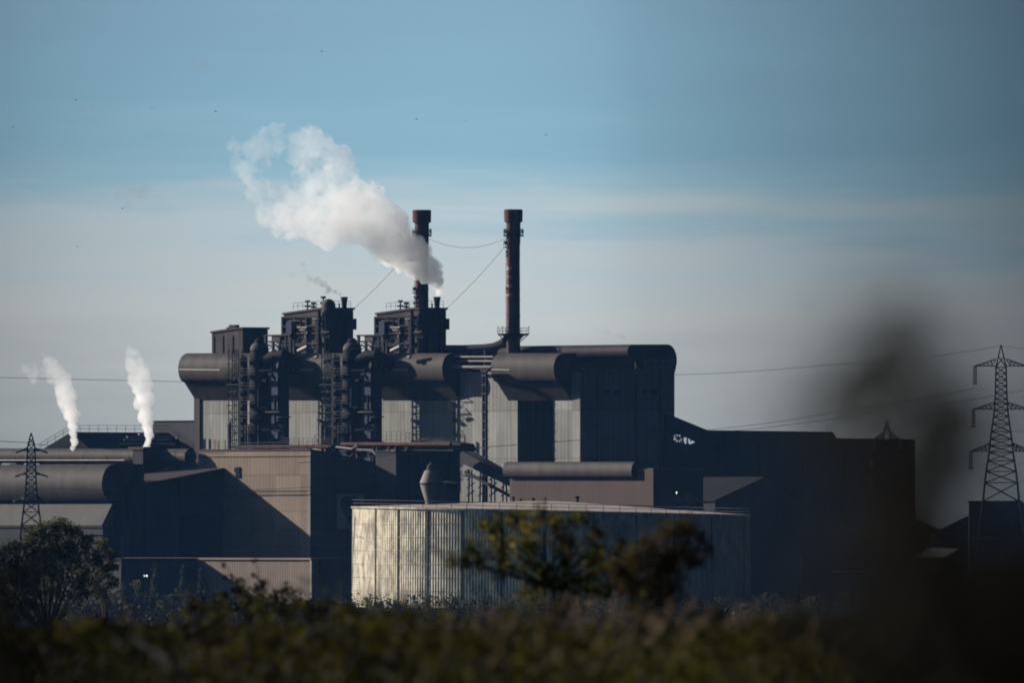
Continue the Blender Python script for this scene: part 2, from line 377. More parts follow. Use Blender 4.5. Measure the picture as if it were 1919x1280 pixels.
# thin bracing line on the right panel
# ------------------------------------------------------------------ things on the roof
def rooftower(label, x0, xc, x1, w0, ytl, ytr, yb, details=True, name='rooftop_plant_tower', group=None, dome=True):
    uc = fu(xc, w0); u0 = fu(x0, w0); w1 = fw(x1, uc); dz = lambda y: zf(y, uc, w0)
    t = thing(name, label, 'plant tower', P(uc, w0, dz(yb)), group)
    zb = dz(yb)
    um = u0+(uc-u0)*.86
    pr = [(u0, zb), (uc, zb), (uc, dz(ytr)), (um, dz(ytr)), (u0, dz(ytl))]
    b = MB(); b.uz(pr, w0, w1); b.build('wall', M['tower'], t)
    r = MB(); e = .25
    r.uz([(u0-e, dz(ytl)+.02), (um, dz(ytr)+.02), (uc+e, dz(ytr)+.02), (uc+e, dz(ytr)+.4), (um, dz(ytr)+.4), (u0-e, dz(ytl)+.4)], w0-e, w1+e)
    r.build('roof', M['clad_plum'], t)
    if not details:
        s_ = MB()
        for x in (x0+3, x0+20, x0+38):
            a = fu(x, w0); s_.ubox(a, a+.35, w0-.15, w0-.01, zb, dz(ytl)-.5)
        s_.build('wall_post', M['steel'], t)
        MB().ubox(u0+2, u0+2.5, w0+2, w0+2.5, dz(ytl), dz(ytl)+1.2).build('roof_vent', M['steel'], t); MB().ubox(u0+4, u0+6, w0+1, w0+2, dz(ytr)-.3, dz(ytr)+.9).build('roof_vent', M['steel'], t)
        return t
    H = dz(ytr)-zb
    f = MB()
    for k in (0, .28, .56, .8, 1):
        a = u0+(uc-u0)*k; f.ubox(a-.22, a+.22, w0-.5, w0-.05, zb-3.5, dz(ytl)-.3)
    for k in (.22, .45, .62, .82):
        f.ubox(u0, uc, w0-.45, w0-.08, zb+H*k, zb+H*k+.28)
    for k in range(4):
        a = u0+(uc-u0)*.2*k+.5; f.bar(P(a, w0-.3, zb+H*.1), P(a+2.2, w0-.3, zb+H*.42), .1)
    f.build('steel_frame', M['steel'], t)
    rs = random.Random(3)
    for k in range(9):
        a = u0+(uc-u0)*(.3+.62*rs.random()); z = zb+H*(.18+.66*rs.random()); l = .8+2.4*rs.random()
        pp = MB(); pp.tube([P(a, w0-.7, z), P(a+l, w0-.7, z), P(a+l, w0-.7, z-.5-1.4*rs.random())], .13+.12*rs.random(), 8)
        pp.build('pipe', M['steel_lit'] if k % 3 == 0 else M['tower'], t)
    pp = MB(); a = u0+(uc-u0)*.90
    pp.tube([P(a, w0-.8, zb), P(a, w0-.8, zb+H*.97)], .34, 10); pp.build('riser_pipe', M['steel'], t)
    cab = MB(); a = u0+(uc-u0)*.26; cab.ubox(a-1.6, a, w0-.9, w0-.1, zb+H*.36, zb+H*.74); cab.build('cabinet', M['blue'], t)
    # balcony
    bal = MB(); bal.ubox(u0-1.6, u0+.2, w0-.6, w0+2, zb+H*.16, zb+H*.2)
    bo = bal.build('balcony', M['steel'], t)
    ry = MB(); z = zb+H*.2; ry.rail([P(u0+.2, w0-.6, z), P(u0-1.6, w0-.6, z), P(u0-1.6, w0+2, z)], 1.2, 1.2, .06)
    sub(ry.build('railing', M['rail'], t), bo)
    rl = MB(); rl.rail([P(u0+2.6, w0+.2, dz(ytl)+1.0), P(um, w0+.2, dz(ytr)+.4), P(uc-.2, w0+.2, dz(ytr)+.4), P(uc-.2, w1-.5, dz(ytr)+.4)], 1.25, 1.5, .05)
    rl.build('roof_railing', M['rail'], t)
    for k, hh in ((.46, 1.9), (.60, 1.4), (.83, 2.3)):
        a = u0+(uc-u0)*k; z = dz(ytl)+(dz(ytr)-dz(ytl))*k
        v = MB(); v.tube([P(a, w0+1, z), P(a, w0+1, z+hh)], .16, 8); v.ubox(a-.5, a+.4, w0+.6, w0+1.4, z+hh*.55, z+hh*.55+.35)
        v.ubox(a-.35, a+.35, w0+.65, w0+1.35, z+hh, z+hh+.45); v.build('roof_vent', M['steel'], t)
    if dome:
        d = MB(); c = P(uc-.6, w0+1.0, 0); z = dz(ytr)
        d.lathe(c, [(1.35, zb+H*.4), (1.35, z+.4), (1.3, z+1.0), (1.05, z+1.6), (.55, z+1.95), (.1, z+2.05)], 20); d.build('domed_duct', M['tower'], t)
    # flue stack, flaring towards the top
    fl = MB(); fx = fu(x1-17, (w0+w1)/2); c = P(uc-.55, fw(x1-17, uc-.55), 0); z = dz(ytr)
    fl.lathe(c, [(.48, z-6), (.48, z), (.55, z+1.5), (.7, zf(556.5, uc, w1)-.2), (.74, zf(556.5, uc, w1)), (.6, zf(556.5, uc, w1)), (.55, zf(556.5, uc, w1)-.6)], 16, cap=False)
    fl.build('flue_stack', M['tower'], t)
    v = MB(); c2 = P(uc-.5, fw(x1-26, uc-.5), 0); v.tube([(c2.x, c2.y, z-4), (c2.x, c2.y, z+1.2)], .13, 8); v.build('vent_pipe', M['steel'], t)
    # side ducts and knocks on the shaded face
    sd = MB(); 
    for k in (.3, .55, .8):
        wq = w0+(w1-w0)*k; sd.ubox(uc, uc+.4, wq-.25, wq+.25, zb, zb+H*.95)
    sd.ubox(uc, uc+.6, w1-.3, w1+.35, zb+H*.55, zb+H*.8)
    sd.build('side_rib', M['tower'], t)
    return t
tA = rooftower('lower plain box tower with brown front at the left end of the hall roof', 397, 455, 502, 8.0, 624, 617, 700, False, name='rooftop_box_house')
t1 = rooftower('pipe-hung tower with a slim flue giving off thin grey smoke', 532, 612, 662, 5.0, 589, 580, 663)
t2 = rooftower('pipe-hung tower in front of the chimney, its flue giving off the big white plume', 706, 786, 836, 5.0, 589, 580, 663, dome=False)

def chimney(label, xc, ycap, w0, u_base_y, extras):
    u = fu(xc, w0); Z = lambda y: zf(y, u, w0)
    c = P(u, w0, 0); t = thing('chimney', label, 'chimney', P(u, w0, Z(u_base_y)))
    px = .1*(CY-u*ST+w0*CT)/3000
    s_ = MB(); s_.lathe(c, [(13.2*px, Z(u_base_y)), (12.6*px, Z(600)), (12.2*px, Z(500)), (12.4*px, Z(460)), (13.2*px, Z(450)), (13.4*px, Z(ycap+24))], 28)
    s_.build('shaft', M['shaft'], t)
    k = MB(); n = 28; vs = []; 
    prof = [(14*px, Z(ycap+24.5)), (17.2*px, Z(ycap+23.5)), (17.4*px, Z(ycap+12)), (17.6*px, Z(ycap+1)), (15.5*px, Z(ycap)), (14.5*px, Z(ycap+6))]
    k.lathe(c, prof, n, cap=False); k.build('cap', M['rust'], t)
    p = MB(); p.lathe(c, [(13*px, Z(442)), (18*px, Z(441.5)), (18*px, Z(440)), (13*px, Z(439.5))], 24, cap=False)
    po = p.build('gallery', M['steel'], t)
    q = MB(); pts = [Vector((c.x+17.6*px*math.cos(a), c.y+17.6*px*math.sin(a), Z(440))) for a in np.linspace(0, 2*math.pi, 17)]
    q.rail(pts, 1.15, .8, .05, 3); sub(q.build('railing', M['rail'], t), po)
    for dx, y0, y1, ww in extras:
        bx = MB()
        x0 = c.x+dx*px; bx.box(x0, x0+ww*px, c.y-.5, c.y+.5, Z(y1), Z(y1)+.12); bx.box(x0, x0+ww*px, c.y-.5, c.y+.5, Z(y0)-.12, Z(y0))
        for yy in (c.y-.5, c.y+.5):
            for xx in np.linspace(x0, x0+ww*px, 3): bx.bar((xx, yy, Z(y1)), (xx, yy, Z(y0)), .06)
        bx.box(x0+.1, x0+ww*px-.05, c.y-.4, c.y+.4, (Z(y0)+Z(y1))/2, (Z(y0)+Z(y1))/2+.5)
        bx.build('ladder_cage', M['steel'], t)
    for y, rr in ((455, 13.2), (478, 12.7), (520, 12.7), (540, 12.8), (560, 12.9), (590, 13.1)):
        r_ = MB(); r_.lathe(c, [((rr-.3)*px, Z(y+1)), ((rr+.45)*px, Z(y+1)), ((rr+.45)*px, Z(y-.4)), ((rr-.3)*px, Z(y-.4))], 28, cap=False); r_.build('ring', M['shaft'], t)
    ld = MB(); a = R(215); x, y = c.x+13.3*px*math.cos(a), c.y+13.3*px*math.sin(a)
    for d in (-.28, .28): ld.bar((x+d, y, Z(u_base_y)), (x+d, y, Z(445)), .06)
    z = Z(u_base_y)
    while z < Z(445): ld.bar((x-.28, y, z), (x+.28, y, z), .04); z += .8
    ld.build('ladder', M['rail'], t)
    return t, c, px, Z
cA, cc, cpx, cZ = chimney('rusty chimney half hidden behind the big white steam plume', 790.5, 393, 15.5, 645,
                          ((-17, 538, 550, 5), (-17, 432, 444, 4), (14, 430, 443, 4)))
cB, dc, dpx, dZ = chimney('free-standing rusty chimney with red and white bands above the fourth hood', 962, 392, 9.5, 700,
                          ((-18, 451, 464, 7), (-14, 469, 481, 5), (-14, 537, 549, 5), (-18, 430, 443, 5), (14, 430, 443, 5)))
for i in range(9):
    y0 = 492+i*8.2; m_ = MB(); rr = 12.75*dpx
    arc_ = [(rr*math.cos(R(t_)), rr*math.sin(R(t_))) for t_ in range(150, 262, 8)]
    lo_ = [(dc.x+a_, dc.y+b_, dZ(y0+5.5)) for a_, b_ in arc_]+[(dc.x+a_*.9, dc.y+b_*.9, dZ(y0+5.5)) for a_, b_ in arc_[::-1]]
    m_.prism(lo_, [(p_[0], p_[1], dZ(y0)) for p_ in lo_])
    m_.build('painted_band', M['bandwhite'] if i % 2 else M['bandred'], cB)
# lower platform of the free-standing chimney
pl = MB(); pl.lathe(dc, [(12.9*dpx, dZ(633)), (22*dpx, dZ(629)), (29.5*dpx, dZ(627.5)), (29.5*dpx, dZ(625)), (12.9*dpx, dZ(625))], 24, cap=False)
po = pl.build('platform', M['steel'], cB)
q = MB(); q.rail([Vector((dc.x+29*dpx*math.cos(a), dc.y+29*dpx*math.sin(a), dZ(625))) for a in np.linspace(0, 2*math.pi, 13)], 1.0, 1.6, .05)
for dx in (-29, -20, 29): q.bar((dc.x+dx*dpx, dc.y, dZ(625)), (dc.x+dx*dpx, dc.y, dZ(611)), .09)
sub(q.build('railing', M['rail'], cB), po)
q = MB()
for a in np.linspace(0, 2*math.pi, 9)[:-1]:
    q.bar((dc.x+28*dpx*math.cos(a), dc.y+28*dpx*math.sin(a), dZ(627)), (dc.x+12*dpx*math.cos(a), dc.y+12*dpx*math.sin(a), dZ(641)), .12)
sub(q.build('bracket', M['steel'], cB), po)
# the flared duct that sweeps up to the foot of that chimney
fd = thing('flue_duct', 'long dark flue duct sweeping along the roof up to the free-standing chimney', 'duct', P(fu(900, 8), 8, 45))
pts = []
for x, y in ((836, 652), (870, 652), (905, 651), (925, 649), (938, 645), (950, 640)):
    u = fu(x, 9.5); pts.append(P(u, 9.5, zf(y, u, 9.5)))
MB().tube(pts, [.55, .55, .6, .65, .8, 1.1], 14).build('duct', M['steel_black'], fd)
q = MB()
for x in (850, 880, 910): u = fu(x, 9.5); q.ubox(u-.2, u+.2, 9.2, 9.8, zf(690, u, 9.5), zf(655, u, 9.5))
q.build('support', M['steel'], fd)

# ------------------------------------------------------------------ gas cleaning towers in front of the wall
def scrubber(dx, label):
    W = -7.6
    X = lambda x, w=W: fu(x+dx, w)
    u0 = X(486); t = thing('gas_cleaning_tower', label, 'scrubber tower', P(u0, W, 0))
    Z = lambda y, w=W: zf(y, u0, w)
    c = P(u0, W, 0)
    m = MB(); m.lathe(c, [(1.9, 0), (1.9, Z(668)), (1.75, Z(662)), (1.75, Z(654)), (1.5, Z(647)), (.95, Z(642)), (.9, Z(638)), (.5, Z(634)), (.1, Z(633.5))], 28); m.build('column', M['steel_black'], t)
    m = MB(); m.lathe(c, [(1.8, Z(656)), (1.8, Z(653.5)), (1.56, Z(647)), (1.0, Z(642.5))], 28, cap=False); m.build('dome_cap', M['skirt'], t)
    c2 = P(X(463), W-1, 0)
    m = MB(); m.lathe(c2, [(.85, 0), (.85, Z(672)), (.6, Z(667)), (.1, Z(665))], 18); m.build('side_vessel', M['steel_black'], t)
    ua, ub = X(505), X(522); m = MB(); m.ubox(ua, ub, W-.2, W+2.6, 0, Z(690)); m.build('skylit_blue_casing', M['blue'], t)  # blue base colour stands in for skylight on the shaded face
    # ladder tower
    l = MB(); la, lb = X(441), X(455)
    for a in (la, (la+lb)/2, lb):
        for w in (W-1.6, W-.2): l.bar(P(a, w, 0), P(a, w, Z(655)), .13)
    y = 838; k = 0
    while y > 656:
        z = Z(y)
        for w in (W-1.6, W-.2): l.bar(P(la-.2, w, z), P(lb+.5, w, z), .12)
        l.bar(P(la, W-1.6, z), P(la, W-.2, z), .1)
        l.bar(P(la if k % 2 else lb, W-1.6, z), P(lb if k % 2 else la, W-1.6, Z(y-14)), .08)
        if k % 3 == 0: l.ubox(la-.4, lb+1.0, W-1.9, W-.1, z-.1, z+.12)
        y -= 13; k += 1
    l.build('ladder_frame', M['steel'], t)
    # top frame
    WF = -5.1; f = MB(); z1 = Z(630)
    xs = [498, 512, 524, 536, 545]
    for x in xs:
        a = X(x, WF); f.ubox(a-.22, a+.22, WF-.2, WF+.25, Z(700), z1)
    f.ubox(X(497, WF), X(547, WF), WF-.5, WF+2.2, z1, z1+.28)
    for y in (640, 648, 660): f.ubox(X(498, WF), X(545, WF), WF-.1, WF+.15, Z(y)-.15, Z(y)+.15)
    for i in range(4): f.bar(P(X(xs[i], WF), WF, Z(660)), P(X(xs[i+1], WF), WF, Z(648)), .09); f.bar(P(X(xs[i], WF), WF, Z(648)), P(X(xs[i+1], WF), WF, Z(641)), .09)
    f.bar(P(X(545, WF), WF, Z(633)), P(X(552, WF), WF, Z(645)), .16); f.bar(P(X(552, WF), WF, Z(645)), P(X(552, WF), WF, Z(700)), .16)
    f.build('top_frame', M['steel'], t)
    b = MB(); b.ubox(X(513, WF), X(527, WF), WF-.3, WF+1.4, Z(640), z1-.02); b.build('hopper_box', M['tower'], t)
    d = MB()
    pp = [P(X(496), W, Z(676)), P(X(512), W, Z(667)), P(X(528), W+.4, Z(666)), P(X(542, W+1.5), W+1.5, Z(672)), P(X(556, W+3), W+3, Z(684)), P(X(570, -1), -1.0, Z(700))]
    d.tube(pp, [.9, 1.0, 1.1, 1.1, 1.1, 1.1], 16); d.build('crossover_duct', M['steel_black'], t)
    rs = random.Random(21)
    for k in range(16):          # pipework and ladders clinging to the column
        x, y, w = rs.uniform(457, 516), rs.uniform(665, 825), W-2.0-rs.random()*.8
        l = rs.uniform(8, 46); q_ = MB(); r_ = rs.uniform(.1, .3)
        if rs.random() < .6: q_.tube([P(X(x, w), w, Z(y)), P(X(x, w), w, Z(min(838, y+l*1.6))), P(X(x+rs.uniform(-9, 9), w), w+.5, Z(min(838, y+l*1.6+4)))], r_, 6)
        else: q_.tube([P(X(x, w), w, Z(y)), P(X(min(526, x+l*.6), w), w, Z(y)), P(X(min(526, x+l*.6), w), w+.8, Z(y+rs.uniform(-9, 12)))], r_, 6)
        q_.build('pipe', M['steel_black'] if k % 4 else M['tower'], t)
    for k in range(6):
        y = 676+k*27; q_ = MB(); a_, b_ = X(470), X(500); z_ = Z(y)
        q_.ubox(a_, b_, W-2.9, W-1.6, z_, z_+.12); po = q_.build('walkway', M['steel'], t)
        q_ = MB(); q_.rail([P(a_, W-2.9, z_+.1), P(b_, W-2.9, z_+.1)], 1.1, 1.2, .05); sub(q_.build('railing', M['rail'], t), po)
    d = MB(); d.tube([P(X(552), W+1, Z(659)), P(X(569), W+1, Z(651))], .42, 12); d.build('exhaust_pipe', M['steel_lit'], t)
    d = MB(); d.tube([P(X(575), W+2, Z(671)), P(X(580), W+2, Z(670))], .3, 10); d.build('vent_nozzle', M['steel_lit'], t)
    # small platforms on the right side
    for y in (782, 798, 808, 818):
        q = MB(); a = X(523); l2 = 2.9 if y == 782 else 1.0; q.ubox(a, a+l2, W-.3, W+.6, Z(y)-.1, Z(y)+.1)
        if y == 782: q.bar(P(X(523), W, Z(776)), P(X(538), W, Z(782)), .06)
        q.build('side_platform', M['steel'], t)
    q = MB(); q.rail([P(X(523), W-.2, Z(808)), P(X(533), W-.2, Z(808))], 1.2, .8, .05); q.rail([P(X(523), W-.2, Z(825)), P(X(533), W-.2, Z(825))], 1.6, .8, .05); q.build('railing', M['rail'], t)
    r = MB(); r.tube([P(X(446), W-2.2, 0), P(X(446), W-2.2, Z(797)), P(X(451), W-2.2, Z(785))], [.55, .45, .3], 10); r.build('riser_pipe', M['steel_lit'], t)
    for i in range(10):
        y = 690+i*14; MB().ubox(X(462), X(470), W-2.0, W-1.3, Z(y)-.35, Z(y)+.35).build('instrument_box', M['steel_black'], t)
    return t
scrubber(0, 'dark gas cleaning tower with ladders, the farther left of the two before the hall')
scrubber(174, 'dark gas cleaning tower with ladders, standing between the second and third hoods')

# standpipe
sp = thing('standpipe', 'tall dark standpipe with a flat T head in front of the grey wall', 'pipe', P(fu(909, -6), -6, 0))
W = -6
for x in (906, 911.5):
    u = fu(x, W); MB().tube([P(u, W, 0), P(u, W, zf(692, u, W))], .27, 10).build('pipe', M['steel'], sp)
u = fu(909, W); m = MB(); m.ubox(fu(884, W), fu(920, W), W-.3, W+.3, zf(691.5, u, W), zf(688.5, u, W)); m.uz([(fu(899, W), zf(691.7, u, W)), (fu(918, W), zf(691.7, u, W)), (fu(912, W), zf(698, u, W)), (fu(905, W), zf(698, u, W))], W-.25, W+.25); m.build('head', M['steel'], sp)
for y in range(705, 900, 17): MB().ubox(fu(904.5, W), fu(913, W), W-.35, W+.35, zf(y, u, W), zf(y, u, W)+.18).build('clamp', M['rail'], sp)
# downpipe on wall plus wall seam posts
dp = MB()
for x in (850, 853):
    u = fu(x, -.4); dp.tube([P(u, -.4, zf(860, u)), P(u, -.4, zf(700, u))], .12, 8)
dp.build('downpipe', M['steel'], hall)

# ------------------------------------------------------------------ sand-brown block in front
WB = -42.0
ubc = fu(582, WB); ubl = fu(372, WB); wbb = fw(735, ubc)
bz = lambda y, u=ubc, w=WB: fz(y, u, w)
bb = thing('sand_brown_block', 'sand brown clad block with a blue shaded side wall and a sign', 'industrial building', P(ubc, WB, 0))
m = MB(); m.prism([P(ubl, WB, 0), P(ubc, WB, 0), P(ubc, wbb, 0), P(ubl, wbb, 0)], [P(ubl, WB, bz(846, ubl)), P(ubc, WB, bz(845)), P(ubc, wbb, bz(877, ubc, wbb)), P(ubl, wbb, bz(877, ubl, wbb))]); m.build('wall', M['brown'], bb)
m = MB(); m.prism([P(ubl, WB-.15, bz(846, ubl)), P(ubc+.15, WB-.15, bz(845)), P(ubc+.15, wbb, bz(877, ubc, wbb)), P(ubl, wbb, bz(877, ubl, wbb))], [P(ubl, WB-.15, bz(842.5, ubl)), P(ubc+.15, WB-.15, bz(841.5)), P(ubc+.15, wbb, bz(873.5, ubc, wbb)), P(ubl, wbb, bz(873.5, ubl, wbb))]); m.build('roof', M['clad_plum'], bb)
m = MB(); m.ubox(ubl, ubc-.02, WB-.12, WB-.003, bz(856), bz(854.5)); m.ubox(ubl, ubc-.02, WB-.12, WB-.003, bz(921), bz(919.5)); m.ubox(ubl, ubc-.02, WB-.12, WB-.003, bz(929), bz(927)); m.build('wall_rail', M['midbrown'], bb)
m = MB(); u = fu(447, WB); m.ubox(u-.6, u+.6, WB-.25, WB-.004, bz(895), bz(875)); m.ubox(u-1.1, u-.6, WB-.2, WB-.004, bz(884), bz(877)); m.build('window', M['opening'], bb)
m = MB(); m.ubox(ubc-.95, ubc+.02, WB-.08, WB-.002, 0, bz(856)); m.build('corner_strip', M['conc'], bb)
w0s, w1s = fw(632, ubc), fw(682, ubc)
m = MB(); m.ubox(ubc+.03, ubc+.16, w0s, w1s, bz(993), bz(926)); sg = m.build('sign_board', M['panel_white'], bb)
m = MB(); e_ = [(637, 938), (641, 932), (648, 929), (656, 931), (662, 929), (669, 933), (673, 940), (672, 949), (668, 958), (664, 967), (661, 975), (657, 983), (651, 976), (647, 968), (641, 960), (637, 950)]
m.prism([P(ubc+.165, fw(x, ubc), bz(y)) for x, y in e_], [P(ubc+.20, fw(x, ubc), bz(y)) for x, y in e_]); sub(m.build('emblem', M['panel_teal'], bb), sg)
m = MB(); m.rail([P(fu(395, WB+1), WB+1, bz(841.5)), P(ubc-.3, WB+1, bz(841))], 1.2, 2.2, .055); m.build('roof_railing', M['rail'], bb)

# deck and pipe rack on top between block and hall
dk = thing('roof_deck', 'railed steel deck with pipes at the foot of the gas cleaning towers', 'deck', P(fu(530, -24), -24, 0))
W = -18
dz_ = lambda y, x: zf(y, fu(x, W), W)
m = MB(); a, b = fu(440, W), fu(620, W); m.ubox(a, b, W, W+4, dz_(841, 530), dz_(834, 530)); m.build('platform', M['steel'], dk)
m = MB(); m.rail([P(fu(525, W), W, dz_(834, 530)), P(b, W, dz_(834, 600))], 1.3, 1.4, .05, 3); m.bar(P(fu(590, W), W, dz_(834, 600)), P(fu(590, W), W, dz_(815, 600)), .07); m.bar(P(fu(590, W), W, dz_(815, 600)), P(fu(598, W), W, dz_(815, 600)), .07); m.build('railing', M['rail'], dk)
m = MB()
for y in (836.5, 839): m.tube([P(fu(480, W), W-.5, dz_(y, 530)), P(b, W-.5, dz_(y, 530))], .14, 8)
m.build('pipe', M['rust'], dk)
m = MB()
for x in (450, 490, 530, 570, 610): u = fu(x, W); m.ubox(u-.3, u+.3, W+1, W+1.6, 0, dz_(841, 530))
m.build('leg', M['steel'], dk)

pr_ = thing('pipe_rack', 'rust streaked pipe rack with walkway crossing before the third hood bay', 'pipe rack', P(fu(740, -20), -20, 0))
W = -20
zz = lambda y, x: zf(y, fu(x, W), W)
m = MB(); m.tube([P(fu(640, W), W, zz(833, 640)), P(fu(730, W), W, zz(833, 730)), P(fu(845, W), W, zz(833, 845))], .38, 12); m.build('main_pipe', M['rust'], pr_)
m = MB(); m.tube([P(fu(638, W), W-1, zz(838, 640)), P(fu(668, W), W-1, zz(842, 668)), P(fu(677, W), W-1, zz(834, 677)), P(fu(679, W), W-1, zz(843, 679)), P(fu(705, W), W-1, zz(844, 705)), P(fu(712, W), W-1, zz(852, 712))], .22, 8); m.build('looped_pipe', M['steel_lit'], pr_)
m = MB(); m.ubox(fu(640, W), fu(735, W), W+.6, W+2.4, zz(843, 690), zz(835, 690)); m.ubox(fu(735, W), fu(845, W), W+.6, W+3, zz(846, 780), zz(835, 780)); m.build('bridge_beam', M['steel'], pr_)
for xs in ((668,), (698, 706), (727,), (740,), (761,)):
    m = MB()
    for x in xs: u = fu(x, W); m.ubox(u-.22, u+.22, W, W+.5, 0, zz(832, x))
    m.build('column', M['steel'] if len(xs) > 1 else M['rust'], pr_)
m = MB()
for a, b, y0, y1 in ((640, 668, 868, 846), (668, 640, 868, 846), (700, 727, 880, 850), (727, 700, 880, 850), (727, 761, 905, 860), (761, 727, 905, 860)):
    m.bar(P(fu(a, W), W, zz(y0, a)), P(fu(b, W), W, zz(y1, b)), .16)
for y in (846, 868, 885): m.bar(P(fu(636, W), W, zz(y, 640)), P(fu(761, W), W, zz(y, 761)), .16)
m.build('bracing', M['steel'], pr_)
m = MB(); m.rail([P(fu(700, W), W+2, zz(831, 700)), P(fu(745, W), W+2, zz(831, 745))], 2.2, 1.3, .05, 3); m.rail([P(fu(745, W), W+2, zz(828, 745)), P(fu(773, W), W+2, zz(820, 773))], 1.5, 1.2, .06, 2); m.build('railing', M['rail'], pr_)
m = MB(); m.uz([(fu(742, W), zz(846, 742)), (fu(845, W), zz(846, 845)), (fu(838, W), zz(832, 838)), (fu(775, W), zz(820, 775)), (fu(762, W), zz(822, 762)), (fu(744, W), zz(834, 744))], W+3.1, W+6.5); m.build('duct_housing', M['steel'], pr_)
m = MB()
for k, (x, y, s_) in enumerate(((720, 852, .7), (731, 852, .6), (751, 850, .5), (753, 861, .5), (750, 874, .8))):
    u = fu(x, W-1); m.ubox(u-s_*.7, u+s_*.7, W-1.6, W-.8, zz(y, x)-s_, zz(y, x)+s_)
m.build('junction_box', M['steel_lit'], pr_)

# filter house and hopper
fh = thing('filter_house', 'dark windowless filter house behind the tank, left of the cone hopper', 'industrial building', P(fu(740, -26), -26, 0))
uf = fu(742, -28); m = MB(); m.ubox(uf-6, uf, -28, fw(862, uf), 0, zf(848, uf, -20)); m.build('wall', M['clad_dark'], fh)
m = MB(); m.ubox(uf-6.2, uf+.2, -28.2, fw(862, uf)+.2, zf(848, uf, -20), zf(845, uf, -20)); m.build('roof', M['steel'], fh)
m = MB()
for x in (765, 790, 815, 840): w = fw(x, uf); m.ubox(uf, uf+.3, w-.2, w+.2, 0, zf(848, uf, -20))
m.build('side_post', M['steel'], fh)
hp = thing('cone_hopper', 'pale steel hopper with a cone above and below, behind the tank rim', 'hopper', pt(810, 1000, 2905)*1)
c = pt(809, 1000, 2905); q = 2905/S; Zp = lambda y: pt(0, y, 2905).z
m = MB(); m.lathe(c, [(12*q, 0), (12*q, Zp(945)), (13*q, Zp(938)), (18*q, Zp(922)), (22*q, Zp(907))], 28); m.build('lower_cone', M['conc'], hp)
m = MB(); m.lathe(c, [(22.2*q, Zp(907)), (22*q, Zp(904)), (14*q, Zp(884)), (12*q, Zp(882))], 28); m.build('upper_cone', M['conc'], hp)
m = MB(); m.lathe(c, [(11*q, Zp(882)), (9*q, Zp(876)), (9*q, Zp(873)), (4*q, Zp(868)), (2*q, Zp(866))], 20); m.build('top_valve', M['steel'], hp)
m = MB(); m.lathe(c, [(22.6*q, Zp(908.5)), (22.6*q, Zp(905.5))], 28); m.build('flange', M['steel'], hp)
rt = thing('round_silo', 'dim round silo beside the cone hopper, behind the tank roof', 'silo', pt(834, 1000, 2915))
c = pt(834, 1000, 2915); q = 2915/S
m = MB(); m.lathe(c, [(25*q, 0), (25*q, pt(0, 907, 2915).z), (24*q, pt(0, 906, 2915).z)], 28); m.build('wall', M['clad_dark'], rt)
m = MB(); m.lathe(c, [(25.5*q, pt(0, 906, 2915).z), (10*q, pt(0, 902, 2915).z), (1*q, pt(0, 901, 2915).z)], 28); m.build('roof', M['steel'], rt)

# inclined conveyor gallery
cv = thing('conveyor_gallery', 'dark inclined conveyor gallery on trestles running down before the grey wall', 'conveyor', P(fu(905, -9), -9, 0))
W = -9; cz = lambda y, x: zf(y, fu(x, W), W)
m = MB(); a = [(840, 838), (860, 842), (955, 896), (955, 912), (860, 866), (840, 858)]
m.prism([P(fu(x, W), W, cz(y, x)) for x, y in a], [P(fu(x, W), W+2.6, cz(y, x)) for x, y in a]); m.build('gallery', M['clad_dark'], cv)
m = MB()
for x in (872, 893, 914, 936):
    u = fu(x, W)
    for d in (-.9, .9): m.bar(P(u+d*1.3, W+1.3, 0), P(u+d*.4, W+1.3, cz(880, x)), .2)
    for y in (900, 915, 930): m.bar(P(u-1.1, W+1.3, cz(y, x)), P(u+1.1, W+1.3, cz(y-10, x)), .12)
m.bar(P(fu(862, W), W+1.3, cz(885, 862)), P(fu(950, W), W+1.3, cz(932, 950)), .35); m.build('trestle', M['steel'], cv)
m = MB(); m.rail([P(fu(862, W), W, cz(843, 862)), P(fu(940, W), W, cz(887, 940))], 1.1, 1.6, .05); m.build('railing', M['rail'], cv)

# ------------------------------------------------------------------ hall with the small hood (right of centre)
WM = -30.0; um0, um1 = fu(955, WM), fu(1225, WM); mz = lambda y, u: fz(y, u, WM)
mb = thing('red_brown_shed', 'long low red brown ribbed shed with a rounded grey hood, behind the tank', 'industrial building', P(um0, WM, 0))
m = MB(); m.prism([P(um0, WM, 0), P(um1, WM, 0), P(um1, WM+12, 0), P(um0, WM+12, 0)], [P(um0, WM, mz(880, um0)), P(um1, WM, mz(880, um1)), P(um1, WM+12, mz(880, um1)), P(um0, WM+12, mz(880, um0))]); m.build('wall', M['midbrown'], mb)
m = MB(); pr0 = []
uh = fu(1193, WM)
def smallhood(u):
    zt_, zb_ = mz(866, u), mz(893, u); h = zt_-zb_
    return [(.5, zt_)] + [(-.2-1.1*math.sin(R(a)), zb_+.9+(h-.9)*math.cos(R(a))) for a in range(0, 91, 10)] + [(-1.2, zb_+.3), (-1.0, zb_), (-.004, zb_-.2), (-.004, mz(879, u)), (.5, mz(879, u))]
m.prism([P(um0-.5, WM+w, z) for w, z in smallhood(um0-.5)], [P(uh, WM+w, z) for w, z in smallhood(uh)]); m.build('roof_hood', M['hood'], mb)
m = MB(); m.ubox(um1-1.6, um1+.1, WM-.2, WM+12.2, mz(880, um1), mz(878.5, um1)); m.build('parapet_cap', M['conc'], mb)
m = MB(); m.ubox(um1-2.4, um1-.01, WM-.09, WM-.003, 0, mz(882, um1)); m.build('corner_strip', M['midbrown'], mb)

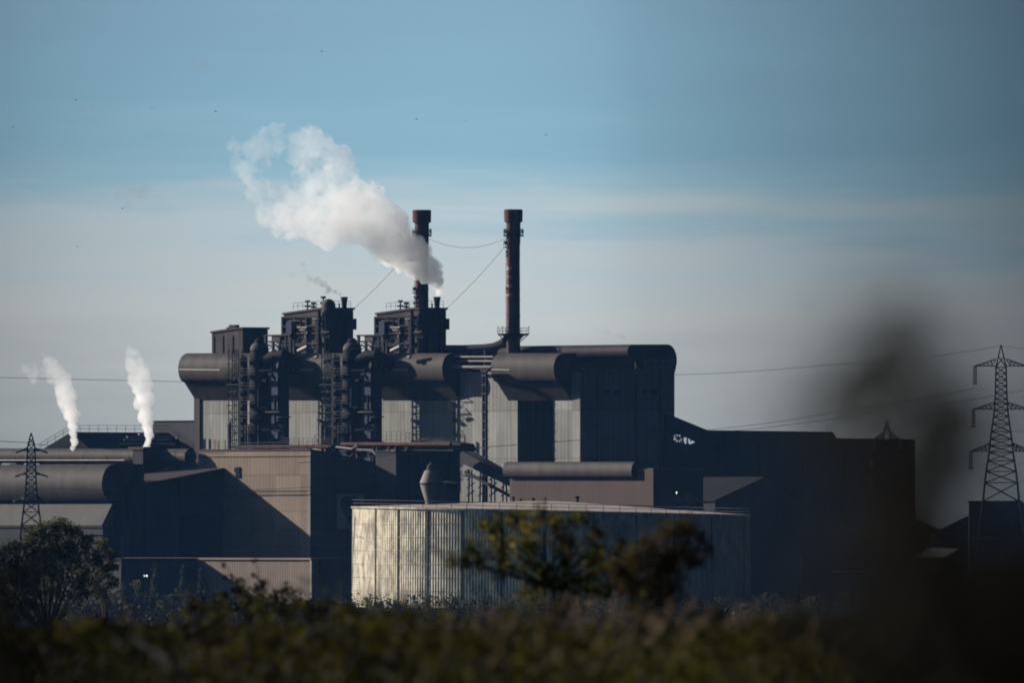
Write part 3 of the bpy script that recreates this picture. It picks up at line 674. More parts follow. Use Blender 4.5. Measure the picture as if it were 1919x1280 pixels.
# ------------------------------------------------------------------ left group
UE = fu(419, WB)                       # plane of the end walls at the left
ez = lambda y, w, u=UE: fz(y, u, w)
lt = thing('lean_to_shed', 'dark lean-to shed with a sloping roof against the sand brown block', 'industrial building', P(UE, -52, 0))
w2 = fw(273, UE); UF = UE-70
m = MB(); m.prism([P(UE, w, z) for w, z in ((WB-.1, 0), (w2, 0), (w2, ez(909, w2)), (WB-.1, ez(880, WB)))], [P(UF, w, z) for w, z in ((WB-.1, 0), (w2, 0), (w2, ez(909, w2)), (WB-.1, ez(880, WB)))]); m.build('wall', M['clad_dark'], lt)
m = MB(); rp_ = [(WB-.1, ez(880, WB)+.01), (w2-.4, ez(909.5, w2)+.01), (w2-.4, ez(906.5, w2)), (WB-.1, ez(877.5, WB))]
m.prism([P(UE+.3, w, z) for w, z in rp_], [P(UF, w, z) for w, z in rp_]); m.build('roof', M['clad_plum'], lt)
m = MB(); m.ubox(UE, UE+.12, fw(338, UE), fw(402, UE), 0, ez(964, -52)); m.build('door', M['opening'], lt)
m = MB(); w = fw(333, UE); m.ubox(UE, UE+.3, w-.2, w+.2, 0, ez(900, w)); m.build('downpipe', M['steel'], lt)

bh = thing('barrel_hall', 'long hall with a rounded brown eave and a steep grey skirt roof beside the pylon', 'industrial building', P(UE, -68, 0))
WX = lambda x: fw(x, UE)
def arc(pts_): return [(WX(x), ez(y, WX(x))) for x, y in pts_]
pf = arc([(218, 870), (206, 872), (198, 879), (193, 890), (190, 905), (191, 917), (195, 928), (203, 938), (270, 940), (270, 870)])
m = MB(); m.prism([P(UE+.05, w, z) for w, z in pf], [P(UE-80, w, z) for w, z in pf]); m.build('rounded_eave', M['hood'], bh)
m = MB(); pw = arc([(212, 941), (270, 941)]); m.prism([P(UE, w, 0) for w, z in ((pw[0][0], 0), (pw[1][0], 0))]+[P(UE, pw[1][0], pw[1][1]-.05), P(UE, pw[0][0], pw[0][1]-.05)], [P(UE-80, pw[0][0], 0), P(UE-80, pw[1][0], 0), P(UE-80, pw[1][0], pw[1][1]-.05), P(UE-80, pw[0][0], pw[0][1]-.05)]); m.build('wall', M['clad_dark'], bh)
ps = arc([(211, 942), (190, 985), (192, 990), (212, 990)]); m = MB(); m.prism([P(UE+.1, w, z) for w, z in ps], [P(UE-80, w, z) for w, z in ps]); m.build('skirt_roof', M['skirt'], bh)
pg = arc([(194, 991), (211, 991)]); m = MB(); m.ubox(UE-80, UE-.2, pg[0][0], pg[1][0], 0, pg[0][1]-.05); m.build('lower_wall', M['clad_dark'], bh)
m = MB(); w = WX(235); m.ubox(UE+.01, UE+.2, w-.8, w+.8, ez(975, w), ez(905, w)); m.build('window', M['opening'], bh)
m = MB()
for x in (229, 246): w = WX(x); m.ubox(UE+.01, UE+.35, w-.1, w+.1, 0, ez(900, w))
m.build('post', M['steel'], bh)
# long duct along the top
ld = thing('long_duct', 'long round grey duct running level along the top of the left halls', 'duct', P(UE, -46, 20))
W = -43.6; ue = fu(357, W)
m = MB(); z = fz(856, ue, W); m.tube([P(ue-85, W, fz(854, ue-85, W)), P(ue, W, z)], 1.45, 28); m.build('duct', M['hood'], ld)
for k in range(12): u = ue-3-k*7; MB().tube([P(u, W, fz(856, ue, W)), P(u+.25, W, fz(856, ue, W))], 1.5, 28).build('flange_ring', M['clad_plum'], ld)
m = MB(); m.tube([P(ue-85, W-1.52, fz(863, ue-85, W)), P(fu(245, W), W-1.5, fz(863, fu(245, W), W))], .13, 6); m.build('stripe', M['skylight'], ld)
for k in range(8): u = ue-4-k*10; MB().ubox(u-.3, u+.3, W-.6, W+.6, 0, z-1.2).build('support', M['steel'], ld)
bx = thing('dark_riser', 'square dark riser house under the steam stack, crossing the long duct', 'housing', P(fu(258, -49), -49, 20))
W = -49; m = MB(); a, b = fu(249, W), fu(268, W); m.ubox(a, b, W, W+5, fz(885, a, W), fz(839, a, W)); m.build('casing', M['steel'], bx)
m = MB(); m.ubox(a-1.2, b+.3, W-.2, W+5.2, fz(843, a, W), fz(838, a, W)); m.build('cap', M['clad_plum'], bx)
# stub stacks
def stub(label, x, W):
    u = fu(x, W); q = (CY-u*ST+W*CT)/S; t = thing('steam_stack', label, 'stack', P(u, W, fz(842, u, W)))
    c = P(u, W, 0)
    m = MB(); m.lathe(c, [(8.5*q, 16), (8.5*q, fz(840, u, W)), (7*q, fz(839, u, W)), (7*q, fz(842, u, W))], 20, cap=False); m.build('barrel', M['steel'], t)
    m = MB(); m.lathe(c, [(10.5*q, fz(846, u, W)), (10.5*q, fz(842, u, W)), (8.6*q, fz(841.5, u, W))], 20); m.build('collar', M['steel'], t)
    return u
us1 = stub('short steam stack venting the leftmost white plume', 138, -34)
us2 = stub('short steam stack venting the plume nearest the hall', 275, -34)

# roofs behind
rh = thing('hipped_roof_house', 'dark pitched roof with pale rooflight strips left of the big hall', 'industrial building', P(fu(200, -14), -14, 0))
ua = fu(133, -20); wr0, wr1 = -20, fw(371, ua)
zr = fz(810, ua, wr0); ze = zr-3.6; du = 6.5
v = [P(ua, wr0, zr), P(ua, wr1, zr), P(ua+du, wr1, ze), P(ua+du, wr0, ze), P(ua-du, wr0-2.5, ze), P(ua-du, wr1, ze)]
m = MB(); m.add(v+[Vector((p.x, p.y, 0)) for p in v[2:]], [(0, 1, 2, 3), (0, 3, 4), (0, 4, 5, 1), (2, 3, 7, 6), (3, 4, 8, 7), (4, 5, 9, 8), (5, 1, 2, 6, 9)]); m.build('wall', M['bitumen'], rh)
m = MB(); rs = random.Random(5)
nrm = (v[3]-v[0]).cross(v[1]-v[0]).normalized(); nrm = nrm if nrm.z > 0 else -nrm
def rq(a, b): return v[0].lerp(v[1], a).lerp(v[3].lerp(v[2], a), b)
for a0, a1, b in ((.50, .66, .13), (.38, .72, .30), (.33, .70, .46), (.27, .70, .68), (.30, .46, .90), (.76, .92, .35), (.78, .99, .56), (.74, .93, .74), (.72, 1.0, .93)):
    q4 = [rq(a0, b), rq(a1, b-.02), rq(a1, b+.075), rq(a0, b+.075)]
    m.prism([p+nrm*.05 for p in q4], [p+nrm*.42 for p in q4])
m.build('rooflight', M['skylight'], rh)
m = MB(); m.rail([v[4]+Vector((0, 0, .1)), v[0], v[1]], 1.3, 2.2, .05); m.build('ridge_railing', M['rail'], rh)
pb = thing('plum_penthouse', 'plain dark plum block between the pitched roof and the hall corner', 'industrial building', P(fu(330, 6), 6, 0))
ucp = fu(372, 4); m = MB(); m.ubox(fu(287, 4), ucp, 4, 16, 0, fz(790, ucp, 4)); m.build('wall', M['clad_dark'], pb)
m = MB(); m.ubox(fu(287, 4)-.2, ucp+.1, 3.8, 16.2, fz(790, ucp, 4), fz(788, ucp, 4)); m.build('roof', M['bitumen'], pb)

# low front building
WL = -72.0; ulc = fu(583, WL); ull = fu(360, WL); lz = lambda y, u=ulc, w=WL: fz(y, u, w)
lo = thing('low_front_shed', 'low grey shed with a pale roof edge, lit front and pale corner post', 'industrial building', P(ulc, WL, 0))
m = MB(); m.ubox(ull-20, ulc, WL, fw(664, ulc), 0, lz(1050)); m.build('wall', M['taupe'], lo)
m = MB(); m.ubox(ull-20, ulc+.4, WL-.4, fw(664, ulc), lz(1050), lz(1046.5)); m.build('roof_edge', M['brown'], lo)
ua_ = fu(372, WL); m = MB(); m.ubox(ua_-30, ua_, WL-18, WL-.02, 0, lz(1052)); m.build('annex', M['clad_dark'], lo)
m = MB(); m.ubox(ua_-30.2, ua_+.2, WL-18.2, WL-.45, lz(1052)+.01, lz(1047)); m.build('annex_roof', M['bitumen'], lo)
m = MB(); m.ubox(ulc-.1, ulc+.5, WL-.3, WL+1.5, 0, lz(1050)-.02); m.build('corner_post', M['conc'], lo)
m = MB(); w = fw(640, ulc); m.ubox(ulc+.02, ulc+.25, w-.12, w+.12, 0, lz(1070)); w = fw(636, ulc); m.ubox(ulc+.02, ulc+.25, w-.08, w+.08, 0, lz(1075)); m.build('downpipe', M['conc'], lo)
m = MB()
for x in (598, 612, 626): w = fw(x, ulc); m.ubox(ulc+.02, ulc+.12, w-.06, w+.06, 0, lz(1052))
m.build('wall_rib', M['clad_dark'], lo)

# ------------------------------------------------------------------ right-hand dark halls
rd = thing('dark_long_hall', 'long dark hall with a stepped flat roof running off to the right', 'industrial building', P(3, 50, 0))
U1 = 1.0; rz = lambda x, y: fz(y, U1, fw(x, U1))
a = [(1250, 1135), (1715, 1135), (1715, 826), (1567, 824), (1560, 812), (1325, 809), (1250, 778)]
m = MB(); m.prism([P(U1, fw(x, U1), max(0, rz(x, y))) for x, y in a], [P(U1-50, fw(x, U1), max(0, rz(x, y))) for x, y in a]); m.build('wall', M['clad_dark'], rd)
m = MB()
for (x0, y0), (x1, y1) in zip(a[2:-1], a[3:]):
    p0, p1 = P(U1+.15, fw(x0, U1), rz(x0, y0)), P(U1+.15, fw(x1, U1), rz(x1, y1)); q0, q1 = P(U1-50, fw(x0, U1), rz(x0, y0)), P(U1-50, fw(x1, U1), rz(x1, y1))
    up = Vector((0, 0, .25)); up0 = Vector((0, 0, .01)); m.prism([p0+up0, p1+up0, q1+up0, q0+up0], [p0+up, p1+up, q1+up, q0+up])
m.build('roof', M['bitumen'], rd)
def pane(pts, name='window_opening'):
    mm = MB(); mm.prism([P(U1+.05, fw(x, U1), rz(x, y)) for x, y in pts], [P(U1+.12, fw(x, U1), rz(x, y)) for x, y in pts]); return mm.build(name, M['glow_pane'], rd)
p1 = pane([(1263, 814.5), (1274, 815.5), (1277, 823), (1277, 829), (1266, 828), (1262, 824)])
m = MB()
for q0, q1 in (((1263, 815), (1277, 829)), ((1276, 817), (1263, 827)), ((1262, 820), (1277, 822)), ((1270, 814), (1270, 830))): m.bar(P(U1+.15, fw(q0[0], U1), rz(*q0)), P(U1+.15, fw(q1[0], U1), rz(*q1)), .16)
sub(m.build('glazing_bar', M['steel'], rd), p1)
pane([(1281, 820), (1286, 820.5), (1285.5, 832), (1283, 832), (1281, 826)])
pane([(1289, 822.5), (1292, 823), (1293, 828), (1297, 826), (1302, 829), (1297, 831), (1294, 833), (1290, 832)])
m = MB()
for x in (1345, 1420, 1500, 1580, 1650): w = fw(x, U1); m.ubox(U1, U1+.25, w-.2, w+.2, 0, rz(x, 830))
m.build('wall_post', M['steel'], rd)

gs = thing('gabled_shed', 'dark gabled shed with a faintly brown roof behind the right end of the tank', 'industrial building', P(45, 6, 0))
UG = 45.0; gz = lambda x, y: fz(y, UG, fw(x, UG)); GX = lambda x: fw(x, UG)
m = MB(); ga = [(1340, 1135), (1560, 1135), (1560, 985), (1430, 897), (1340, 939)]
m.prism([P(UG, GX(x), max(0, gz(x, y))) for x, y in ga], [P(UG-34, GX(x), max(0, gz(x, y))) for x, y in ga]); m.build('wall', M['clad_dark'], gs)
m = MB()
for (x0, y0), (x1, y1) in (((1337, 940.5), (1430, 897)), ((1430, 897), (1564, 987.5))):
    o_ = Vector((0, 0, .02)); o2 = Vector((0, 0, .3))
    p0, p1 = P(UG+.5, GX(x0), gz(x0, y0)), P(UG+.5, GX(x1), gz(x1, y1)); q0, q1 = P(UG-34, GX(x0), gz(x0, y0)), P(UG-34, GX(x1), gz(x1, y1))
    m.prism([p0+o_, p1+o_, q1+o_, q0+o_], [p0+o2, p1+o2, q1+o2, q0+o2])
m.build('roof', M['bitumen'], gs)
bl = thing('blue_shed', 'low dark blue shed below the long hall at the right', 'industrial building', P(45.4, 24, 0))
UB = 45.4; m = MB(); BX = lambda x: fw(x, UB); b4 = [(1563, 1060), (1563, 985), (1600, 990), (1700, 1045), (1700, 1060)]
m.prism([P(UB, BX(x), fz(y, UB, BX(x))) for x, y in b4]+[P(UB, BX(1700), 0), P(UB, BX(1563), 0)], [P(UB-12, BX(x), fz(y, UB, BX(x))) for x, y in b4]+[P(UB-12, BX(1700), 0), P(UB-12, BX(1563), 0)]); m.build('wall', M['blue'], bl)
m = MB(); q_ = [(1560, 984), (1600, 989), (1703, 1045)]
for (x0, y0), (x1, y1) in zip(q_[:-1], q_[1:]):
    p0, p1 = P(UB+.3, BX(x0), fz(y0, UB, BX(x0))), P(UB+.3, BX(x1), fz(y1, UB, BX(x1))); q0, q1 = P(UB-12, BX(x0), fz(y0, UB, BX(x0))), P(UB-12, BX(x1), fz(y1, UB, BX(x1)))
    m.prism([p+Vector((0, 0, .02)) for p in (p0, p1, q1, q0)], [p+Vector((0, 0, .3)) for p in (p0, p1, q1, q0)])
m.build('roof', M['bitumen'], bl)

# far right blocks
def wbox(mm, x0, x1, y0, y1, Y0, Y1): mm.box((x0-959.5)/S*Y0, (x1-959.5)/S*Y0, Y0, Y1, max(0, pt(0, y1, Y0).z), pt(0, y0, Y0).z); return mm
rb = thing('square_block', 'dark grey square block standing behind the big pylon', 'industrial building', pt(1860, 1130, 3100))
wbox(MB(), 1816, 1914, 942, 1400, 3100, 3103).build('wall', M['clad_dark'], rb)
wbox(MB(), 1814, 1916, 939, 941.9, 3099.5, 3103.5).build('roof', M['steel'], rb)
wbox(MB(), 1822, 1870, 1009, 1011, 3099.6, 3099.98).build('ledge', M['conc'], rb)
sl = thing('sloped_block', 'dark roof sloping away past the square block at the right edge', 'industrial building', pt(1930, 1130, 3130))
m = MB(); q0 = [pt(1905, 940, 3130), pt(1990, 975, 3130), pt(1990, 1130, 3130), pt(1905, 1130, 3130)]; m.prism(q0, [p+Vector((0, 20, 0)) for p in q0]); m.build('wall', M['clad_dark'], sl)
m = MB(); m.prism([q0[0]+Vector((0, -.3, .01)), q0[1]+Vector((0, -.3, .01)), q0[1]+Vector((0, 20, .01)), q0[0]+Vector((0, 20, .01))], [q0[0]+Vector((0, -.3, .3)), q0[1]+Vector((0, -.3, .3)), q0[1]+Vector((0, 20, .3)), q0[0]+Vector((0, 20, .3))]); m.build('roof', M['bitumen'], sl)
for nm, lab, q in (('valley_roof_house', 'dark pitched roof falling away right of the long hall', [(1690, 966), (1716, 975), (1765, 997), (1765, 1140), (1690, 1140)]),
                   ('pitched_roof_house', 'dark pitched roof rising towards the square block', [(1750, 1000), (1762, 996), (1816, 969), (1830, 969), (1830, 1140), (1750, 1140)])):
    Yq = 3150 if nm[0] == 'v' else 3140
    t = thing(nm, lab, 'industrial building', pt(q[0][0], 1130, Yq)); a_ = [pt(x, y, Yq) for x, y in q]
    MB().prism(a_, [p+Vector((0, 8, 0)) for p in a_]).build('wall', M['clad_dark'], t)
    m = MB(); n_ = len(q)-2
    for i in range(n_-1):
        c4 = [a_[i]+Vector((0, -.4, .02)), a_[i+1]+Vector((0, -.4, .02)), a_[i+1]+Vector((0, 8.4, .02)), a_[i]+Vector((0, 8.4, .02))]
        m.prism(c4, [p+Vector((0, 0, .25)) for p in c4])
    m.build('roof', M['bitumen'], t)
ws = thing('pale_roof_shed', 'small shed with a pale grey roof below the valley of dark roofs', 'shed', pt(1755, 1130, 2900))
YQ = 2900; ps_ = [pt(1711, 1046, YQ), pt(1745, 1029, YQ), pt(1790, 1033, YQ), pt(1768, 1047, YQ)]
m = MB(); rr = [pt(1711, 1047, YQ), pt(1770, 1047, YQ), pt(1795, 1031, YQ+9), pt(1742, 1029, YQ+9)]
m.prism(rr, [p+Vector((0, 0, .2)) for p in rr]); m.build('roof', M['white'], ws)
m = MB(); wbox(m, 1714, 1768, 1049, 1300, YQ+.3, YQ+8); m.build('wall', M['conc'], ws)
bw = thing('boundary_wall', 'low dark wall with a pale coping at the right, below the blue shed', 'wall', pt(1700, 1130, 2800))
YQ = 2800; wbox(MB(), 1562, 1834, 1073, 1400, YQ, YQ+.6).build('wall', M['clad_dark'], bw)
wbox(MB(), 1561, 1835, 1070.5, 1072.9, YQ-.15, YQ+.75).build('coping', M['conc'], bw)
m = MB()
for x in (1500,): wbox(m, x, x+1.6, 1040, 1300, 2790, 2790.2)
lp = thing('marker_post', 'thin pale post standing alone between the tank and the boundary wall', 'post', pt(1501, 1130, 2790)); m.build('post', M['conc'], lp)
wbox(MB(), 1499.5, 1503, 1038, 1040, 2789.9, 2790.3).build('cap', M['rail'], lp)

t = thing('lamp_post', 'thin lamp post standing at the middle of the boundary wall', 'lamp post', pt(1690, 1130, 2795), 'lamp posts by the boundary wall')
MB().tube([pt(1690, 1138, 2795), pt(1690, 1058, 2795), pt(1690+5, 1055, 2795)], .06, 6).build('post', M['rail'], t)
wbox(MB(), 1690+4, 1690+9, 1054, 1056.2, 2794.9, 2795.2).build('lamp_head', M['rail'], t)
t = thing('lamp_post', 'thin lamp post by the pale roof shed', 'lamp post', pt(1763, 1130, 2795), 'lamp posts by the boundary wall')
MB().tube([pt(1763, 1138, 2795), pt(1763, 1058, 2795), pt(1763+5, 1055, 2795)], .06, 6).build('post', M['rail'], t)
wbox(MB(), 1763+4, 1763+9, 1054, 1056.2, 2794.9, 2795.2).build('lamp_head', M['rail'], t)
# lamp platform behind the tank
la = thing('lamp_platform', 'small railed platform with a lit white lamp behind the tank roof', 'platform', pt(1285, 1000, 2890))
YQ = 2890; m = MB(); wbox(m, 1264, 1308, 944, 946, YQ, YQ+2); wbox(m, 1268, 1272, 946, 1300, YQ+.5, YQ+.9); wbox(m, 1298, 1302, 946, 1300, YQ+.5, YQ+.9); m.build('deck', M['steel'], la)
m = MB(); m.rail([pt(1266, 944, YQ), pt(1306, 944, YQ)], 1.0, 1.0, .05); wbox(m, 1285, 1296, 925, 944, YQ+.4, YQ+1); m.bar(pt(1268, 944, YQ), pt(1268, 926, YQ), .08); m.bar(pt(1297, 944, YQ), pt(1297, 921, YQ), .08); m.build('railing', M['rail'], la)
m = MB(); c = pt(1268, 924, YQ); m.lathe(c, [(.05, c.z-.22), (.08, c.z-.12), (.11, c.z), (.08, c.z+.12), (.05, c.z+.22)], 12); m.build('lamp', M['lamp'], la)
yl = thing('yard_lamp', 'lit yard lamp on a thin post in front of the dark walls at lower left', 'lamp', pt(275, 1135, 2860))
c = pt(275, 1080, 2860); m = MB(); m.bar((c.x, c.y, 0), (c.x, c.y, c.z-.1), .07); m.build('post', M['steel'], yl)
m = MB(); m.lathe(c, [(.05, c.z-.2), (.14, c.z-.08), (.14, c.z+.1), (.05, c.z+.2)], 12); m.lathe(c+Vector((-.45, 0, 0)), [(.05, c.z-.15), (.07, c.z-.06), (.07, c.z+.06), (.04, c.z+.15)], 12); m.build('lamp_head', M['lamp'], yl)
# white gate frame by the left tree
gf = thing('pipe_gantry', 'dim gantry with a pale post between the left tree and the lean-to shed', 'gantry', pt(228, 1130, 2880))
m = MB(); wbox(m, 227, 231, 1004, 1400, 2880, 2880.5); m.build('post', M['rail'], gf)
m = MB(); wbox(m, 150, 226.9, 1015, 1021, 2880, 2880.4); wbox(m, 150, 226.9, 1003, 1006, 2880, 2880.4)
for x in range(152, 226, 9): m.bar(pt(x, 1004, 2880.2), pt(x+9, 1019, 2880.2), .09)
m.build('beam', M['steel'], gf)
kw = thing('kerb_wall', 'low pale kerb wall catching light at the edge of the yard', 'wall', pt(330, 1130, 2800))
wbox(MB(), 248, 410, 1118, 1300, 2800, 2800.5).build('wall', M['clad_dark'], kw); wbox(MB(), 248, 410, 1115.5, 1117.9, 2799.9, 2800.6).build('coping', M['conc'], kw)
for i, (x, lab) in enumerate(((286, 'white car parked at the yard kerb, nearer the left tree'), (303, 'white car parked at the yard kerb, nearer the young poplars'))):
    t = thing('parked_car', lab, 'car', pt(x, 1133, 2790), 'cars parked at the yard kerb')
    p = pt(x, 1123, 2790); L_ = .9
    m = MB(); b0 = p.z-1.05
    prof_ = [(-2*.85, b0+.35), (2*.85, b0+.35), (2*.85, b0+.8), (1.1, b0+.95), (.6, b0+1.45), (-1.0, b0+1.45), (-1.6, b0+.95)]
    m.prism([(p.x+a_, p.y-.85, z_) for a_, z_ in prof_], [(p.x+a_, p.y+.85, z_) for a_, z_ in prof_]); m.build('body', M['white'], t)
    m = MB(); m.prism([(p.x+a_, p.y-.87, z_) for a_, z_ in ((-1.2, b0+.98), (.95, b0+.98), (.55, b0+1.36), (-.95, b0+1.36))], [(p.x+a_, p.y-.86, z_) for a_, z_ in ((-1.2, b0+.98), (.95, b0+.98), (.55, b0+1.36), (-.95, b0+1.36))]); m.build('side_window', M['opening'], t)
    for sx in (-1.1, 1.1):
        m = MB(); m.tube([(p.x+sx, p.y-.9, b0+.3), (p.x+sx, p.y-.7, b0+.3)], .32, 14); m.build('wheel', M['opening'], t)

# ------------------------------------------------------------------ tank
YT = 2820.0; q = YT/S; tc = pt(1032.5, 1000, YT); tc.z = 0; RT = 372*q; KT = -16/745
zrim = pt(0, 957.5, YT).z
tk = thing('storage_tank', 'vast round corrugated metal storage tank with a low cone roof', 'tank', tc)
def ring(r, z0, sh, nrib=384, per=6, amp=.0):
    out = []
    n = nrib*per
    for k in range(n):
        a = 2*math.pi*k/n; rr = r+amp*math.sin(2*math.pi*k/per)
        x, y = rr*math.cos(a), rr*math.sin(a)
        out.append((tc.x+x, tc.y+y, z0+(KT*x if sh else 0)))
    return out
def lay(rings):
    mm = MB(); n = len(rings[0]); vs = [p for r_ in rings for p in r_]
    fs = [(i*n+k, i*n+(k+1) % n, (i+1)*n+(k+1) % n, (i+1)*n+k) for i in range(len(rings)-1) for k in range(n)]
    mm.add(vs, fs); return mm
lay([ring(RT+.12, -1, False, amp=.045), ring(RT-.02, zrim-.35, True, amp=.045)]).build('shell', M['tank'], tk, smooth=60)
lay([ring(RT+.2, zrim-.35, True, 64, 4), ring(RT+.25, zrim-.3, True, 64, 4), ring(RT+.25, zrim, True, 64, 4), ring(RT-.2, zrim+.02, True, 64, 4)]).build('rim', M['tank'], tk)
lay([ring(RT-.2, zrim+.02, True, 64, 4), ring(RT*.5, zrim+.85, True, 64, 4), ring(RT*.1, zrim+1.62, True, 64, 4), ring(.2, zrim+1.7, True, 64, 4)]).build('roof', M['tank_roof'], tk)
for z in np.linspace(0.5, zrim-2.4, 7):
    rz_ = RT+.12-.14*(z+1)/(zrim+.65)+.07
    lay([ring(rz_, z, False, 64, 4), ring(rz_+.02, z+.02, False, 64, 4), ring(rz_+.02, z+.09, False, 64, 4), ring(rz_, z+.11, False, 64, 4)]).build('hoop_band', M['tank'], tk)
for x in (706, 748, 803, 868, 940, 1020, 1110, 1190, 1260, 1330, 1392):
    s_ = (x-1032.5)/372; a = -math.acos(max(-1, min(1, s_)))
    d = Vector((math.cos(a), math.sin(a), 0)); tg = Vector((-d.y, d.x, 0)); p = tc+d*RT
    zt_ = zrim-.4+KT*d.x*RT; hw = .16 if x < 1300 else .12
    MB().prism([p-tg*hw+Vector((0, 0, -1)), p+tg*hw+Vector((0, 0, -1)), p+tg*hw+d*.23+Vector((0, 0, -1)), p-tg*hw+d*.23+Vector((0, 0, -1))],
             [p-tg*hw+Vector((0, 0, zt_)), p+tg*hw+Vector((0, 0, zt_)), p+tg*hw+d*.12+Vector((0, 0, zt_)), p-tg*hw+d*.12+Vector((0, 0, zt_))]).build('seam', M['tank_seam'], tk)
rl = MB(); pts = [Vector((tc.x+(RT-.1)*math.cos(a), tc.y+(RT-.1)*math.sin(a), zrim+KT*(RT-.1)*math.cos(a))) for a in np.linspace(0, 2*math.pi, 73)]
rl.rail(pts, 1.15, 3.0, .06); rl.build('railing', M['rail'], tk)
for x, h, ww in ((962, 1.1, 6), (976, .8, 5), (1000, .9, 7), (1022, 1.0, 3), (1082, 1.2, 8)):
    p = pt(x, 1000, YT+4); zz0 = zrim+1.35; m = MB()
    m.tube([(p.x, p.y, zz0-.4), (p.x, p.y, zz0+h*.7)], ww*.03, 10); m.box(p.x-ww*.045, p.x+ww*.045, p.y-.3, p.y+.3, zz0+h*.7, zz0+h); m.build('roof_vent', M['steel'], tk)
stt = MB()
for i in range(26):
    a = R(182+i*.28); p = Vector((tc.x+(RT+.9)*math.cos(a), tc.y+(RT+.9)*math.sin(a), 3+i*.52)); stt.box(p.x-.55, p.x+.45, p.y-.5, p.y+.5, p.z, p.z+.1)
a0, a1 = R(182), R(189.3)
stt.bar((tc.x+(RT+1.4)*math.cos(a0), tc.y+(RT+1.4)*math.sin(a0), 3), (tc.x+(RT+1.0)*math.cos(a1), tc.y+(RT+1.0)*math.sin(a1), 16.5), .1)
stt.build('stair', M['rail'], tk)
cg = MB(); p = pt(1399, 970, YT)
for dx in (-.6, 0, .6):
    for dy in (-.6, .6): cg.bar((p.x+dx, p.y+dy, 0), (p.x+dx, p.y+dy, pt(0, 957, YT).z), .07)
for z in np.linspace(2, pt(0, 957, YT).z, 12): cg.box(p.x-.7, p.x+.7, p.y-.7, p.y+.7, z-.06, z+.06)
cg.build('ladder_cage', M['rail'], tk)

# ------------------------------------------------------------------ pylons and lines
def pylon(label, xc, ytop, Y, levels, arms, rt=.07, base=0):
    """levels: (row, half width in px); arms: (row of the lower chord, half span in px, rise in px)"""
    t = thing('electricity_pylon', label, 'pylon', (pt(xc, 0, Y).x, Y, 0)); q = Y/S
    x0 = pt(xc, 0, Y).x; Z = lambda y: pt(0, y, Y).z
    m = MB(); pk = (x0, Y, Z(ytop))
    def corner(l, i, j): return Vector((x0+i*l[1]*q, Y+j*l[1]*q, Z(l[0])))
    prev = None
    for l in levels:
        for i in (-1, 1):
            for j in (-1, 1):
                a = Vector(pk) if prev is None else corner(prev, i, j); m.bar(a, corner(l, i, j), rt*1.5)
        if prev is not None:
            for (a, b) in (((-1, -1), (1, -1)), ((-1, 1), (1, 1)), ((-1, -1), (-1, 1)), ((1, -1), (1, 1))):
                m.bar(corner(prev, *a), corner(l, *b), rt); m.bar(corner(prev, *b), corner(l, *a), rt)
                m.bar(corner(l, *a), corner(l, *b), rt)
        prev = l
    m.build('mast', M['pylon'], t)
    tips = []
    for (ya, span, rise, hw) in arms:
        for sgn in (-1, 1):
            a = MB(); tip = Vector((x0+sgn*span*q, Y, Z(ya)))
            root = [Vector((x0+sgn*hw*q, Y+j*hw*q, Z(ya))) for j in (-1, 1)]; top = [Vector((x0+sgn*hw*q, Y+j*hw*q, Z(ya-rise))) for j in (-1, 1)]
            for r_ in root+top: a.bar(r_, tip, rt*1.2)
            n = 5
            for k in range(1, n):
                f0 = k/n; lo = [r_.lerp(tip, f0) for r_ in root]; hi = [r_.lerp(tip, f0) for r_ in top]; hi2 = [r_.lerp(tip, f0-1/n) for r_ in top]
                for j in (0, 1): a.bar(lo[j], hi[j], rt*.8); a.bar(lo[j], hi2[j], rt*.8)
            arm = a.build('cross_arm', M['pylon'], t)
            tips.append(tip)
    return t, tips, q
lv = [(668, 5), (688, 9.5), (700, 9.8), (712, 10), (724, 10.4), (736, 10.8), (748, 11.2), (757, 11.8), (769, 12.5), (781, 14), (795, 16), (809, 18), (823, 20), (836, 21), (848, 22.5), (864, 25), (884, 28), (905, 30.5), (940, 34), (985, 40), (1040, 47), (1140, 58)]
pyR, tipsR, qR = pylon('large lattice electricity pylon with three pairs of long arms at the right edge', 1876, 646, 2600, lv, ((686, 49, 13, 9.8), (767, 52, 13, 12), (846, 57, 15, 22)), .085)
pyF, tipsF, _ = pylon('fainter lattice pylon whose tip shows above the long dark hall', 1662, 787, 2700, [(797, 2.6), (808, 5), (820, 7), (840, 7.5), (860, 8), (880, 8.6), (900, 9.3), (930, 11), (970, 13), (1020, 16), (1080, 20), (1140, 25)], ((823, 24, 13, 7), (860, 27, 9, 8), (897, 30, 9, 9)), .07)
pyL, tipsL, _ = pylon('narrow dark lattice pylon rising behind the left tree', 58.5, 812, 2700, [(822, 3), (834, 6), (846, 7.2), (858, 7.6), (870, 8), (882, 8.4), (894, 8.8), (906, 9.4), (918, 10.4), (930, 11.5), (942, 12.6), (960, 15), (985, 18), (1020, 21), (1070, 26), (1144, 32)], ((845, 19, 6, 7), (890, 20, 5, 8.5), (936, 21, 6, 12)), .095)
for t, tips, Y, ln in ((pyR, tipsR, 2600, 33), (pyF, tipsF, 2700, 18), ):
    q = Y/S
    for tp in tips:
        m = MB(); n = 8; L_ = ln*q
        for d in (-.22, .22):
            m.tube([tp+Vector((d, 0, 0)), tp+Vector((d, 0, -L_))], .07, 6)
        for k in range(n): m.lathe(tp, [(.1, tp.z-L_*(k+.2)/n), (.28, tp.z-L_*(k+.5)/n), (.1, tp.z-L_*(k+.8)/n)], 8)
        m.box(tp.x-.5, tp.x+.5, tp.y-.08, tp.y+.08, tp.z-L_-.12, tp.z-L_); m.build('insulator', M['insul'], t)
m = MB()
